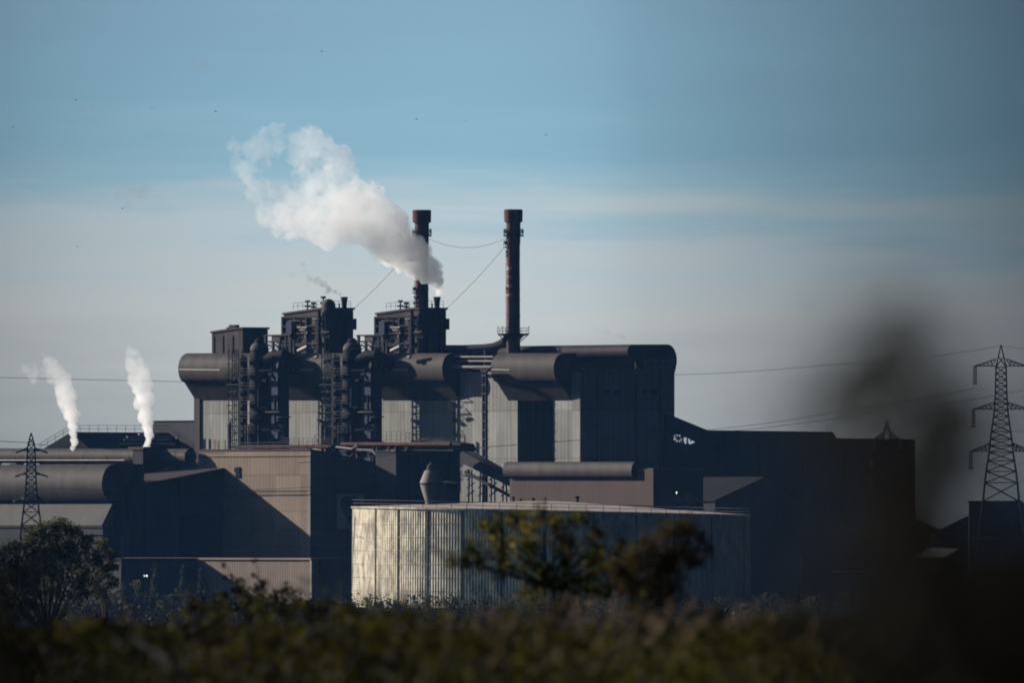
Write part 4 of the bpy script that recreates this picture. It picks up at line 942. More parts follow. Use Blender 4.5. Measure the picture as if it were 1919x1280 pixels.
for tp in tipsL:
    sgn = -1 if tp.x < pt(58.5, 0, 2700).x else 1
    mm = MB(); mm.tube([tp, tp+Vector((sgn*1.0, -1.0, -.35))], .17, 8); mm.build('insulator', M['steel_lit'], pyL)
def line(label, pts, r=.035):
    t = None; ps = []
    pts = [pt(*p) for p in pts]
    for a, b in zip(pts[:-1], pts[1:]):
        n = 10; sag = min(1.2, (b-a).length*.0015)
        for i in range(n): 
            s_ = i/n; p = a.lerp(b, s_); p.z -= 4*sag*s_*(1-s_); ps.append(p)
    ps.append(pts[-1])
    o = MB().tube(ps, r, 5).build('power_line', M['wire']); tag(o, label, 'cable'); return o
line('high thin wire crossing the two left steam plumes and passing behind the hall', [(-300, 699, 3350), (370, 716, 3350)], .05)
line('thin wire from the hall end up to the tip of the large pylon', [(1240, 703, 3250), (1560, 683, 3000), (1876, 648, 2600)], .045)
line('wire from the large pylon tip running off to the right', [(1876, 648, 2600), (2050, 668, 2500)], .045)
line('wire hung from the upper left arm of the large pylon', [(1320, 806, 3200), (1600, 766, 2900), (1827, 727, 2600)], .05)
line('wire passing behind the large pylon below its upper arm', [(1330, 811, 3200), (1650, 770, 2900), (1919, 731, 2650), (2100, 705, 2500)], .05)
line('low wire crossing right of the dark hall to the large pylon', [(1715, 880, 2900), (1820, 873, 2600), (1990, 862, 2500)], .04)
line('wire leaving the large pylon at middle arm height', [(1876, 806, 2610), (1990, 811, 2500)], .045)
line('wire leaving the large pylon near its lower arm', [(1876, 905, 2610), (1990, 893, 2500)], .045)
line('wire leaving the tip of the left pylon towards the left edge', [(-200, 815, 2650), (59, 830, 2700)], .05)
line('wire leaving the left pylon past the pitched roof', [(59, 832, 2700), (180, 840, 2760), (420, 850, 2900)], .045)
line('slack wire crossing the grey wall between standpipe and right panel', [(560, 868, 2880), (850, 842, 2880), (1100, 824, 2880), (1300, 800, 2900)], .05)
line('upper of the two wires crossing the sand brown wall', [(40, 915, 2720), (420, 921, 2720), (740, 905, 2740)], .035)
line('lower of the two wires crossing the sand brown wall', [(40, 938, 2720), (420, 933, 2720), (740, 921, 2740)], .035)
def guy(label, pts, sag, r=.036):
    a, b = [P(fu(x, w), w, fz(y, fu(x, w), w)) for x, y, w in pts]
    ps = []
    for i in range(17):
        s_ = i/16; p = a.lerp(b, s_); p.z -= 4*sag*s_*(1-s_); ps.append(p)
    o = MB().tube(ps, r, 5).build('stay_cable', M['wire']); tag(o, label, 'cable')
guy('sagging stay cable strung between the two rusty chimneys', [(806, 448, 15.5), (948, 446, 9.5)], 1.7)
guy('slanting stay cable from the pipe-hung tower up to the free-standing chimney', [(837, 578, 6), (946, 462, 9.5)], .4)
guy('slanting stay cable from the smoking tower up into the steam plume', [(662, 580, 6), (780, 456, 15)], .4)

# ------------------------------------------------------------------ steam and smoke
def volmat(name, d0, d1, length, axis, col=(1, 1, 1), scale=.16, thr0=.30, thr1=.52, aniso=.35, soft=.16, absorb=None):
    m = bpy.data.materials.new(name); m.use_nodes = True; nt = m.node_tree; N = nt.nodes; L = nt.links; N.clear()
    out = N.new('ShaderNodeOutputMaterial'); pv = N.new('ShaderNodeVolumePrincipled')
    pv.inputs['Color'].default_value = (*col, 1); pv.inputs['Anisotropy'].default_value = aniso
    if absorb: pv.inputs['Absorption Color'].default_value = (*absorb, 1)
    tc_ = N.new('ShaderNodeTexCoord'); n = N.new('ShaderNodeTexNoise'); n.inputs['Scale'].default_value = scale; n.inputs['Detail'].default_value = 5; n.inputs['Roughness'].default_value = .6
    L.new(tc_.outputs['Object'], n.inputs['Vector'])
    dt = N.new('ShaderNodeVectorMath'); dt.operation = 'DOT_PRODUCT'; dt.inputs[1].default_value = axis; L.new(tc_.outputs['Object'], dt.inputs[0])
    def mr(src, a, b, c, d):
        q = N.new('ShaderNodeMapRange'); q.clamp = True
        for i, x in enumerate((a, b, c, d)):
            if hasattr(x, 'links'): L.new(x, q.inputs[1+i])
            else: q.inputs[1+i].default_value = x
        L.new(src, q.inputs[0]); return q.outputs[0]
    thr = mr(dt.outputs['Value'], 0, length, thr0, thr1)
    hi = N.new('ShaderNodeMath'); hi.operation = 'ADD'; hi.inputs[1].default_value = soft; L.new(thr, hi.inputs[0])
    mask = mr(n.outputs['Fac'], thr, hi.outputs[0], 0, 1)
    den = mr(dt.outputs['Value'], 0, length, math.log(d0), math.log(d1))
    ex = N.new('ShaderNodeMath'); ex.operation = 'EXPONENT'; L.new(den, ex.inputs[0])
    mu = N.new('ShaderNodeMath'); mu.operation = 'MULTIPLY'; L.new(mask, mu.inputs[0]); L.new(ex.outputs[0], mu.inputs[1])
    L.new(mu.outputs[0], pv.inputs['Density']); L.new(pv.outputs[0], out.inputs['Volume']); return m
CT_TEX = bpy.data.textures.new('billow', 'CLOUDS'); CT_TEX.noise_scale = 2.6; CT_TEX.noise_depth = 4; CT_TEX.noise_type = 'HARD_NOISE'
CT_FINE = bpy.data.textures.new('fine_billow', 'CLOUDS'); CT_FINE.noise_scale = .9; CT_FINE.noise_depth = 3; CT_FINE.noise_type = 'HARD_NOISE'
def plume(name, label, cat, nodes, Y, mat, vox=.3, per=9, disp=1.0, seed=1, spread=.55):
    """nodes: (px, py, radius px); puffs swarm round each node and are fused into one billowing body"""
    r_ = random.Random(seed); base = pt(nodes[0][0], nodes[0][1], Y); q = Y/S
    bm = bmesh.new()
    for (x, y, rad, *k) in nodes:
        n = k[0] if k else per
        for i in range(n):
            rr = rad*q*(.45+.4*r_.random()) if i else rad*q*.8
            o = Vector((r_.gauss(0, 1), r_.gauss(0, 1), r_.gauss(0, 1)))*rad*q*spread*.6 if i else Vector((0, 0, 0))
            if o.length > rad*q*.7: o = o.normalized()*rad*q*.7
            bmesh.ops.create_icosphere(bm, subdivisions=2, radius=rr, matrix=Matrix.Translation(pt(x, y, Y)-base+o))
    me = bpy.data.meshes.new(name); bm.to_mesh(me); bm.free(); me.materials.append(mat)
    o = bpy.data.objects.new(name, me); o.location = base; COL.objects.link(o)
    md = o.modifiers.new('fuse', 'REMESH'); md.mode = 'VOXEL'; md.voxel_size = vox
    if disp:
        d = o.modifiers.new('billow', 'DISPLACE'); d.texture = CT_TEX; d.strength = disp; d.mid_level = .35; d.texture_coords = 'LOCAL'
        d = o.modifiers.new('fine_billow', 'DISPLACE'); d.texture = CT_FINE; d.strength = disp*.45; d.mid_level = .3; d.texture_coords = 'LOCAL'
        md = o.modifiers.new('refuse', 'REMESH'); md.mode = 'VOXEL'; md.voxel_size = vox*.9
    tag(o, label, cat); return o
YP = 3010
ax = Vector((-.8, 0, .6))
plume('steam_plume', 'big billowing white steam plume drifting left from the tower flue', 'steam',
      [(824, 553, 5, 3), (823, 545, 6, 4), (819, 533, 9, 5), (813, 520, 13), (804, 507, 18), (794, 496, 23), (778, 486, 27), (762, 473, 33), (748, 455, 38), (728, 445, 40), (712, 425, 44), (722, 400, 30, 5), (690, 420, 44), (675, 395, 48), (668, 370, 40),
       (700, 360, 20, 5), (650, 405, 46), (640, 350, 36), (615, 410, 44), (585, 415, 40), (555, 410, 36), (525, 408, 28), (500, 398, 22),
       (625, 310, 36), (595, 290, 36), (640, 290, 24, 4), (560, 268, 32), (525, 262, 30), (495, 268, 32), (470, 290, 30), (452, 285, 22, 5), (460, 325, 28), (480, 350, 24), (575, 340, 30), (545, 375, 24), (500, 380, 20), (440, 270, 18, 4)],
      YP, volmat('steam', .75, .06, 46, ax, scale=.26, thr0=.27, thr1=.46, soft=.11), .24, 11, -2.3, 3, .7)
plume('smoke_wisp', 'thin grey smoke trailing left from the smaller tower flue', 'smoke',
      [(645, 555, 3, 3), (638, 552, 4, 4), (628, 547, 6, 4), (616, 541, 8, 4), (604, 533, 9, 4), (592, 526, 9, 4), (578, 521, 8, 3), (570, 508, 7, 3), (567, 494, 7, 3), (548, 516, 7, 3), (538, 514, 5, 2)],
      3030, volmat('thin_smoke', 1.0, .22, 10, ax, col=(.30, .34, .42), scale=.6, thr0=.25, thr1=.40), .2, 5, .5, 5)
plume('steam_column', 'white steam column rising and leaning left above the pitched roof, nearer the left edge', 'steam',
      [(138, 840, 7, 4), (138, 828, 8, 4), (137, 815, 9, 5), (137, 800, 11, 5), (134, 785, 12), (132, 772, 15), (128, 758, 14), (124, 742, 16), (120, 728, 17), (114, 714, 17), (106, 702, 16), (98, 690, 16), (92, 678, 11), (128, 715, 12, 4), (70, 694, 11, 4), (55, 698, 9, 3), (62, 684, 8, 3), (80, 700, 11, 4), (88, 668, 9, 3), (48, 690, 8, 3), (66, 706, 9, 3), (110, 690, 12, 4)],
      3035, volmat('steam_left', 1.3, .09, 19, Vector((-.3, 0, .95)), scale=.4, thr0=.05, thr1=.46), .18, 9, -.8, 9, .75)
plume('steam_column', 'white upright steam column beside the hall, the taller narrower of the left pair', 'steam',
      [(276, 840, 7, 4), (276, 828, 8, 4), (276, 815, 9, 5), (275, 800, 11, 5), (273, 784, 13), (271, 768, 15), (269, 752, 16), (266, 736, 17), (264, 720, 17), (260, 704, 18), (255, 690, 17), (250, 676, 15), (245, 662, 12), (241, 652, 8, 4), (272, 700, 10, 4)],
      3035, volmat('steam_right', 1.3, .14, 19, Vector((-.2, 0, .98)), scale=.4, thr0=.05, thr1=.43), .18, 9, -.8, 10, .75)
wm = volmat('faint_smoke', .10, .10, 10, ax, col=(.35, .36, .4), scale=.35, thr0=.42, thr1=.45)
for lab, nd in (('faint grey smoke puff hanging high at upper left', [(145, 203, 9, 4), (160, 205, 14, 5), (175, 212, 11, 4), (150, 196, 8, 3)]),
                ('faint grey smoke scrap above the big plume near the top left', [(380, 110, 14, 5), (388, 130, 13, 4), (396, 155, 10, 3), (370, 125, 12, 3), (410, 190, 9, 3)]),
                ('faint broad grey smoke patch left of the big plume', [(220, 365, 15, 3), (245, 358, 17, 3), (270, 352, 18, 3), (290, 368, 14, 3), (240, 382, 13, 3)]),
                ('faint grey smudge of smoke above the hall roof at right', [(1110, 612, 9, 4), (1135, 620, 13, 5), (1165, 627, 13, 5), (1195, 632, 10, 4)]),
                ('faint smoke scrap above the taller left steam column', [(188, 620, 8, 4), (197, 632, 9, 4), (206, 640, 7, 3), (215, 650, 5, 2)])):
    plume('smoke_wisp', lab, 'smoke', nd, 3060, wm, .35, 6, .8, hash(lab) % 97 if False else len(lab))

# ------------------------------------------------------------------ birds
birds = [(603, 95, 'high at the top, above the big plume'), (283, 202, 'alone between the two high smoke scraps'), (404, 208, 'just below the upper smoke scrap'), (229, 390, 'over the broad faint smoke patch'),
         (710, 352, 'in front of the right bulge of the big plume'), (781, 222, 'above the smoke-hidden chimney'), (871, 226, 'between the heights of the two chimneys'), (145, 461, 'low near the left edge'), (24, 237, 'at the far left edge'), (1023, 252, 'right of the free-standing chimney'), (142, 186, 'just above the left smoke puff')]
for i, (x, y, where) in enumerate(birds):
    p = pt(x, y, 2700+i*17); t = thing('bird', 'tiny dark bird '+where, 'bird', p, 'birds over the works')
    a = .1+.03*(i % 3); 
    m = MB(); d = Vector((math.cos(i*1.3), math.sin(i*1.3), .1)); m.tube([p-d*.22, p-d*.1, p+d*.05, p+d*.16, p+d*.22], [.015, .05, .06, .045, .01], 8); m.build('body', M['bird'], t)
    sd = Vector((-d.y, d.x, 0))
    for s_ in (-1, 1):
        m = MB(); q3 = [p+d*.07, p+sd*s_*.16+d*.04+Vector((0, 0, .09)), p+sd*s_*.3-d*.05+Vector((0, 0, .04)), p+sd*s_*.14-d*.06+Vector((0, 0, .06)), p-d*.06]
        m.prism(q3, [v_+Vector((0, 0, .012)) for v_ in q3]); m.build('wing', M['bird'], t)

# ------------------------------------------------------------------ vegetation near the works
def tree(name, label, cat, px, Y, clumps, n, size, mat, trunk_r=.3, group=None, shell=.5, aspect=.6, limb=True, kn=14, sg=.16):
    c0 = pt(px, 1000, Y); g = gh(c0.x, Y); base = Vector((c0.x, Y, g))
    t = thing(name, label, cat, base, group); q = Y/S
    cl = []
    for x, y, r, *k in clumps:
        p = pt(x, y, Y+random.uniform(-1, 1)*r*q*.7); cl.append((p, r*q, *(k[:1])))
    tot = sum(r*r for _, r, *k in cl)
    pts = np.concatenate([clump_points([(p, r)], max(10, int(n*r*r/tot*(k[0] if k else 1))), shell, kn, sg) for p, r, *k in cl])
    leaf_mesh('foliage', pts, size, mat, t, aspect)
    m = MB(); mean = sum((p for p, r, *k in cl), Vector())/len(cl); fork = base.lerp(Vector((mean.x, mean.y, mean.z)), .45)
    m.tube([base-Vector((0, 0, .2)), base.lerp(fork, .5)+Vector((trunk_r*.4, 0, 0)), fork], [trunk_r, trunk_r*.85, trunk_r*.7], 8); m.build('trunk', M['bark'], t)
    if limb:
        m = MB()
        for p, r, *k in cl:
            mid = fork.lerp(p, .5)+Vector((random.uniform(-.2, .2)*r, random.uniform(-.2, .2)*r, .15*r))
            m.tube([fork, mid, p], [trunk_r*.5, trunk_r*.3, trunk_r*.1], 6)
            for j in range(3):
                e = p+Vector((random.gauss(0, 1), random.gauss(0, 1), random.gauss(0, 1))).normalized()*r*.9; m.tube([p.lerp(mid, .3), e], [trunk_r*.12, trunk_r*.04], 5)
        m.build('branches', M['bark'], t)
    return t
tree('leafy_tree', 'broad dark green tree in front of the left pylon', 'tree', 95, 1250,
     [(110, 985, 22), (85, 995, 25), (135, 998, 22), (60, 1010, 25), (160, 1015, 22), (105, 1020, 32), (140, 1035, 30), (70, 1040, 32), (35, 1035, 26), (10, 1040, 26), (-20, 1055, 30), (175, 1045, 22), (110, 1060, 38), (150, 1075, 32), (60, 1075, 38), (20, 1080, 34), (-15, 1095, 34), (100, 1100, 38), (150, 1110, 28), (50, 1115, 36), (5, 1125, 34)],
     16000, .23, M['leaf_tree'], .2)
tree('round_tree', 'lower blackish tree on the right flank of the broad dark tree', 'tree', 195, 1350,
     [(190, 1020, 14), (205, 1040, 16), (180, 1048, 18), (212, 1060, 14), (195, 1070, 20), (175, 1090, 20), (210, 1090, 16), (190, 1112, 20)], 4200, .19, M['leaf_tree'], .15)
for i, (x, yt, w, lab) in enumerate(((289, 1050, 10, 'tallest young poplar, nearest the yard lamp'), (343, 1056, 10, 'middle young poplar with thin grey foliage'), (375, 1062, 9, 'young poplar nearest the lit corner of the low shed'))):
    tree('young_poplar', lab, 'tree', x, 2830-15*i, [(x+random.uniform(-2, 2), yt+8+k*11, w*(.55+.09*k), 1.3) for k in range(6)], 1500, .3, M['poplar'], .12, 'young poplars by the yard', .3)
shr = [(238, 1108, 20), (262, 1100, 18), (310, 1118, 22), (352, 1122, 18), (400, 1120, 22), (440, 1126, 20), (170, 1125, 24), (120, 1135, 26), (205, 1122, 22), (700, 1130, 20), (742, 1134, 18), (790, 1132, 22), (840, 1128, 24), (888, 1134, 22), (650, 1136, 18), (600, 1138, 20), (1180, 1128, 26), (1360, 1130, 24), (1440, 1124, 24), (1520, 1128, 26), (1600, 1126, 26), (1690, 1124, 28), (1790, 1122, 28), (1880, 1124, 30)]
where = ['beside the foot of the gantry post', 'just left of the yard lamp', 'below the tallest poplar', 'below the middle poplar', 'below the lit corner of the low shed', 'left of the low shed door wall', 'right foot of the blackish tree', 'under the broad dark tree', 'between the blackish tree and the gantry post',
         'before the leftmost lit seams of the tank', 'before the brightest part of the tank', 'before the third tank seam', 'where the lit tank turns dark', 'left of the leafy foreground shrub', 'at the left edge of the tank', 'under the pale corner post', 'behind the ochre shrub', 'before the right edge of the tank', 'between tank and marker post', 'right of the marker post', 'left end of the boundary wall', 'before the boundary wall middle', 'before the pale roof shed', 'under the large pylon']
for i, (x, y, r) in enumerate(shr):
    Y = 2640+12*(i % 7)
    tree('scrub_bush', 'dark scrubby bush '+where[i], 'bush', x, Y, [(x+random.uniform(-.8, .8)*r, y+random.uniform(-.3, .4)*r, r*random.uniform(.4, .65)) for k in range(6)]+[(x+random.uniform(-.6, .6)*r, y+.8*r, r*.6) for k in range(3)], 750, .30, M['leaf_tree'] if i % 3 else M['poplar'], .09, 'scrub bushes at the edge of the works', .45)
# ground cover far off
def cover(name, label, Y0, Y1, n, hgt, size, mat, half, up=.5, aspect=.4, seed=0, xlim=None, keep=None):
    ys = Y0+(Y1-Y0)*rng.random(n); xs = (rng.random(n)*2-1)*half*ys/Y1
    if xlim is not None: xs = (xlim[0]+(xlim[1]-xlim[0])*rng.random(n)-959.5)/S*ys
    if ys.mean() < 500:
        hm = sum(a_*np.sin(xs*f_+ys*g_+seed*p_) for a_, f_, g_, p_ in ((.22, 2.3, .19, 1.0), (.20, 5.1, -.13, 2.1), (.16, 9.7, .31, .7), (.10, 17.0, -.4, 3.1), (.26, .95, .05, 1.7)))+.48
        hm = np.clip(hm, .08, 1.15)
    else:
        hm = .55+.45*np.sin(xs*1.9*100/ys+ys*.11+seed)*np.sin(xs*.73*100/ys-ys*.05+1.3*seed)
    z = np.array([gh(a, b) for a, b in zip(xs, ys)])+hgt*hm*rng.random(n)**.7
    o = leaf_mesh(name, np.stack([xs, ys, z], 1), size, mat, None, aspect, up)
    tag(o, label, 'vegetation', None, 'stuff'); return o
cover('undergrowth', 'dark scrub covering the rough ground below the works', 1300, 2780, 42000, 3.4, .5, M['leaf_scrub'], 130, .2, .6, 2)
# mid-distance blurred shrubs
tree('leafy_shrub', 'yellow green leafy shrub, out of focus, before the dark side of the tank', 'shrub', 1040, 250,
     [(1000, 968, 30), (960, 975, 26), (930, 985, 26), (905, 985, 20, .7), (1045, 985, 34), (1085, 975, 24), (1110, 1000, 24), (985, 1010, 34), (940, 1020, 32), (895, 1030, 24), (870, 1050, 22), (845, 1052, 18, .8), (900, 1060, 24), (945, 1062, 32), (1000, 1055, 38), (1060, 1035, 38), (1100, 1040, 30), (1050, 1080, 38), (1000, 1100, 34), (1100, 1085, 34), (1140, 1055, 28), (1165, 1030, 22, .9), (1185, 1065, 26, 1), (1150, 1085, 28, 1), (1120, 1020, 22, .8), (1130, 1110, 34), (1070, 1125, 40), (1180, 1050, 20, .7)],
     4300, .09, M['leaf_shrub'], .05, shell=.55, kn=8, sg=.22, aspect=.5)
tree('ochre_shrub', 'browner ochre shrub, out of focus, right of the leafy one', 'shrub', 1245, 215,
     [(1285, 992, 26), (1250, 1000, 30), (1185, 1035, 24, .7), (1160, 1065, 26), (1330, 1030, 18, .7), (1305, 1018, 22), (1215, 1020, 24), (1270, 1035, 34), (1235, 1050, 32), (1300, 1050, 24), (1200, 1055, 26), (1260, 1075, 34), (1220, 1090, 34), (1180, 1095, 30), (1250, 1115, 38), (1190, 1125, 36)],
     4300, .064, M['leaf_ochre'], .03, shell=.55, kn=9, sg=.22, aspect=.5)
tree('dark_thicket', 'dark twiggy thicket blurred across the lit front of the low shed', 'shrub', 500, 330,
     [(430, 1085, 16, .5), (445, 1100, 24), (480, 1075, 14, .4), (485, 1110, 28), (530, 1115, 30), (565, 1130, 28), (600, 1140, 26), (640, 1145, 22), (410, 1125, 26), (460, 1135, 34), (520, 1145, 36), (590, 1160, 34), (420, 1060, 8, .4), (478, 1050, 8, .4), (660, 1150, 30), (370, 1140, 28)],
     2600, .08, M['leaf_dark'], .03, shell=.4)
# foreground mass
def bramble(lab, x0, x1, ytop, Y, n, mat, seed):
    r_ = random.Random(seed); cl = []
    k = int((x1-x0)/26)
    for i in range(k):
        x = x0+(x1-x0)*(i+.5)/k+r_.uniform(-14, 14); e = math.sin(math.pi*(i+.5)/k)**.6; top = ytop+(1-e)*70+r_.uniform(-14, 26)
        y = top+14
        while y < 1300: cl.append((x+r_.uniform(-12, 12), y, r_.uniform(15, 26), r_.uniform(.6, 1.1))); y += 30
    tree('bramble_bush', lab, 'bush', (x0+x1)/2, Y, cl, n, 11*Y/S, mat, .012, 'bramble bushes in the near foreground', .45, .5, True, 8, .24)
bramble('low olive bramble out of focus in the lower left, under the broad dark tree', 40, 330, 1158, 130, 2600, M['leaf_olive'], 1)
bramble('dark bramble out of focus below the left half of the low shed', 300, 520, 1128, 170, 2400, M['leaf_dark'], 2)
bramble('olive bramble hump out of focus below the left part of the tank', 610, 850, 1146, 125, 2600, M['leaf_olive'], 3)
bramble('brown bramble out of focus beneath the leafy shrub', 880, 1130, 1135, 150, 2400, M['leaf_brown'], 4)
bramble('dark bramble out of focus beneath the ochre shrub, beside the tank right edge', 1120, 1400, 1128, 165, 2600, M['leaf_dark'], 5)
bramble('olive bramble out of focus between the ochre shrub and the black corner weeds', 1380, 1600, 1150, 135, 1800, M['leaf_olive'], 6)
cover('undergrowth', 'blurred olive undergrowth filling the near foreground', 62, 175, 34000, .62, .075, M['leaf_olive'], 8.5, .35, .45, 1)
cover('undergrowth', 'blurred dry brown stalks among the near undergrowth', 80, 210, 3000, .62, .07, M['leaf_brown'], 10.0, .7, .25, 4)
cover('undergrowth', 'dark weeds rising through the near undergrowth', 45, 150, 17000, .50, .065, M['leaf_dark'], 7.5, .4, .4, 6)
# seed heads
n = 150; ys = 105+80*rng.random(n); px = 800+740*rng.beta(1.8, 2.2, n); py = 1128+130*rng.random(n)
heads = []; stm = MB()
for x, y, Y in zip(px, py, ys):
    p = pt(x, y, Y); p.z = max(p.z, gh(p.x, Y)+.22); lean = random.uniform(.25, .75)
    for k in range(12): heads.append(p+Vector(((k-6)*.011*lean+random.gauss(0, .005), random.gauss(0, .005), .013*(k-6))))
    stm.tube([Vector((p.x-.07, p.y, gh(p.x, Y))), p], .0016, 4)
so = leaf_mesh('seed_heads', heads, .036, M['seed'], None, .4, .6)
g_o = thing('reed_grass', 'pale beige seed heads of tall grass in the foreground below the shrubs', 'grass', (0, 100, 11.25), None, 'stuff')
so.parent = g_o; so.location = (0, -100, -11.25); ORG[g_o.name] = Vector((0, 100, 11.25)); stm.build('stalks', M['leaf_dark'], g_o)
# bare branch
br = thing('bare_branch', 'dark bare branch slanting through the foreground at lower left', 'branch', pt(330, 1290, 120))
m = MB(); m.tube([pt(160, 1152, 120), pt(200, 1166, 120), pt(250, 1196, 120), pt(290, 1220, 119), pt(335, 1255, 118), pt(380, 1330, 118)], [.012, .02, .026, .03, .035, .04], 8); m.build('limb', M['leaf_dark'], br)
m = MB(); m.tube([pt(215, 1175, 120), pt(180, 1182, 119.8), pt(150, 1180, 119.6)], [.015, .01, .005], 6); m.tube([pt(270, 1206, 119), pt(300, 1195, 119), pt(330, 1200, 119)], [.014, .01, .005], 6); m.build('twig', M['leaf_dark'], br)

# near weeds, far out of focus
def weed(label, Y, clumps, n, size, seed, stems, mat='leaf_dark'):
    g = gh(pt(clumps[0][0], 0, Y).x, Y); b0 = pt(stems[0], 0, Y)
    t = thing('tall_weed', label, 'weed', (b0.x, Y, g)); q = Y/S
    cl = [(pt(x, y, Y+random.uniform(-.4, .4)), r*q, k) for x, y, r, k in clumps]
    tot = sum(r*r*k for _, r, k in cl)
    pts = []
    for p, r, k in cl:
        m_ = max(3, int(n*r*r*k/tot)); d = rng.normal(size=(m_, 3))*r*.55; pts.append(np.array(p)+d)
    leaf_mesh('leaves', np.concatenate(pts), size, M[mat], t, .5, .1)
    m = MB()
    for i, s_ in enumerate(stems):
        tgt = cl[min(i*2, len(cl)-1)][0]; b = Vector((pt(s_, 0, Y).x, Y, g)); m.tube([b, b.lerp(tgt, .6)+Vector((.01, 0, 0)), tgt], [.003, .0025, .0015], 6)
    m.build('stems', M['leaf_dark'], t)
    return t
weed('tall dark weed, wholly out of focus, rising before the long dark hall', 19,
     [(1690, 640, 70, .8), (1640, 720, 80, .8), (1720, 720, 70, .6), (1590, 760, 50, .6), (1690, 570, 45, .4), (1600, 830, 60, .6), (1650, 900, 70, .9), (1690, 980, 80, 1), (1640, 1060, 90, 1), (1530, 760, 60, .7), (1610, 690, 60, .9), (1745, 640, 50, .6)], 900, .022, 1, [1660, 1690, 1640, 1700, 1620], 'leaf_umber')
weed('blackish weed top, wholly out of focus, left of the large pylon', 19,
     [(1785, 810, 60, 2.0), (1800, 760, 50, .9), (1755, 850, 60, 1.4), (1770, 770, 60, 1.2), (1740, 930, 60, 1), (1720, 1000, 70, 1), (1760, 1080, 80, 1.2)], 1150, .02, 2, [1775, 1750, 1790])
weed('black mass of near weeds, out of focus, in the lower right corner', 20,
     [(1850, 1120, 80, 1.6), (1900, 1180, 90, 1.8), (1780, 1180, 80, 1.6), (1690, 1200, 70, 1.2), (1840, 1250, 90, 1.8), (1930, 1090, 70, 1.4), (1730, 1260, 80, 1.6), (1620, 1240, 60, .9), (1960, 1230, 90, 1.6), (1900, 1040, 50, .8)], 4200, .024, 3, [1850, 1900, 1800, 1730])
weed('black near weeds, out of focus, in the lower left corner', 24,
     [(-10, 1110, 60, .8), (-20, 1180, 70, 1), (120, 1265, 60, .8), (20, 1250, 60, .8), (230, 1280, 50, .7), (-30, 1260, 80, 1)], 1000, .024, 4, [-10, 60, 20])

weed('thin translucent brown weed, nearest the lens and wholly out of focus, at the right', 9.5,
     [(1500, 720, 50, .5), (1570, 700, 70, .9), (1560, 820, 70, .8), (1660, 620, 80, 1), (1450, 900, 50, .3), (1770, 740, 80, 1.0), (1880, 860, 80, .7), (1640, 880, 100, 1), (1800, 1020, 100, 1.2), (1690, 1120, 110, 1.4), (1880, 1180, 110, 1.4), (1560, 1000, 80, .6), (1500, 1130, 100, .5), (1600, 1200, 110, .9), (1420, 1220, 90, .4)], 290, .02, 5, [1650, 1760, 1840], 'leaf_umber')
# ------------------------------------------------------------------ sky, sun, camera
AZ = R(-114+180)   # measured below
sun_dir = Vector((-math.sin(R(114))*math.cos(R(21)), -math.cos(R(114))*math.cos(R(21)), math.sin(R(21))))
sun = bpy.data.lights.new('sun', 'SUN'); sun.energy = 5.0; sun.angle = R(.5); sun.color = (1.0, .93, .84)
so_ = bpy.data.objects.new('sun', sun); COL.objects.link(so_); so_.rotation_euler = sun_dir.to_track_quat('Z', 'Y').to_euler(); so_.location = (-500, 2500, 800)

wd = bpy.data.worlds.new('World'); sc.world = wd; wd.use_nodes = True
nt = wd.node_tree; N = nt.nodes; L = nt.links; N.clear()
out = N.new('ShaderNodeOutputWorld'); bg = N.new('ShaderNodeBackground'); L.new(bg.outputs[0], out.inputs[0])
sky = N.new('ShaderNodeTexSky'); sky.sky_type = 'NISHITA'; sky.sun_disc = False; sky.sun_elevation = R(21); sky.sun_rotation = math.atan2(sun_dir.x, sun_dir.y)
sky.air_density = 1.0; sky.dust_density = .6; sky.ozone_density = 2.0
tcw = N.new('ShaderNodeTexCoord'); sp_ = N.new('ShaderNodeSeparateXYZ'); L.new(tcw.outputs['Generated'], sp_.inputs[0])
def wm_(op, a, b=0.0, clamp=False):
    q = N.new('ShaderNodeMath'); q.operation = op; q.use_clamp = clamp
    for i, x in enumerate((a, b)):
        if hasattr(x, 'links'): L.new(x, q.inputs[i])
        else: q.inputs[i].default_value = x
    return q.outputs[0]
# layered thin cloud low over the horizon: warped bands
mpw = N.new('ShaderNodeVectorMath'); mpw.operation = 'MULTIPLY'; mpw.inputs[1].default_value = (26, 26, 260); L.new(tcw.outputs['Generated'], mpw.inputs[0])
nz = N.new('ShaderNodeTexNoise'); nz.inputs['Scale'].default_value = 1.0; nz.inputs['Detail'].default_value = 5; nz.inputs['Roughness'].default_value = .55; L.new(mpw.outputs[0], nz.inputs['Vector'])
mpw2 = N.new('ShaderNodeVectorMath'); mpw2.operation = 'MULTIPLY'; mpw2.inputs[1].default_value = (9, 9, 420); L.new(tcw.outputs['Generated'], mpw2.inputs[0])
nz2 = N.new('ShaderNodeTexNoise'); nz2.inputs['Scale'].default_value = 1.0; nz2.inputs['Detail'].default_value = 3; L.new(mpw2.outputs[0], nz2.inputs['Vector'])
h = wm_('MULTIPLY', sp_.outputs[2], 30)                        # 0 at the horizon, 1 at the top of the picture
hh = wm_('ADD', h, wm_('ADD', wm_('MULTIPLY', wm_('SUBTRACT', nz.outputs['Fac'], .5), .46), wm_('MULTIPLY', wm_('SUBTRACT', nz2.outputs['Fac'], .5), .16)))
rp = N.new('ShaderNodeValToRGB'); L.new(hh, rp.inputs[0])
def lin(c): return tuple((x/255/12.92 if x/255 <= .04045 else ((x/255+.055)/1.055)**2.4) for x in c)
stops = [(0.0, (156, 164, 167)), (.18, (178, 184, 184)), (.42, (196, 201, 200)), (.55, (184, 200, 206)), (.66, (150, 187, 203)), (.80, (136, 177, 197)), (1.0, (134, 171, 192))]
e = rp.color_ramp.elements
while len(e) < len(stops): e.new(.5)
for i, (p, c) in enumerate(stops): e[i].position = p; e[i].color = (*lin(c), 1)
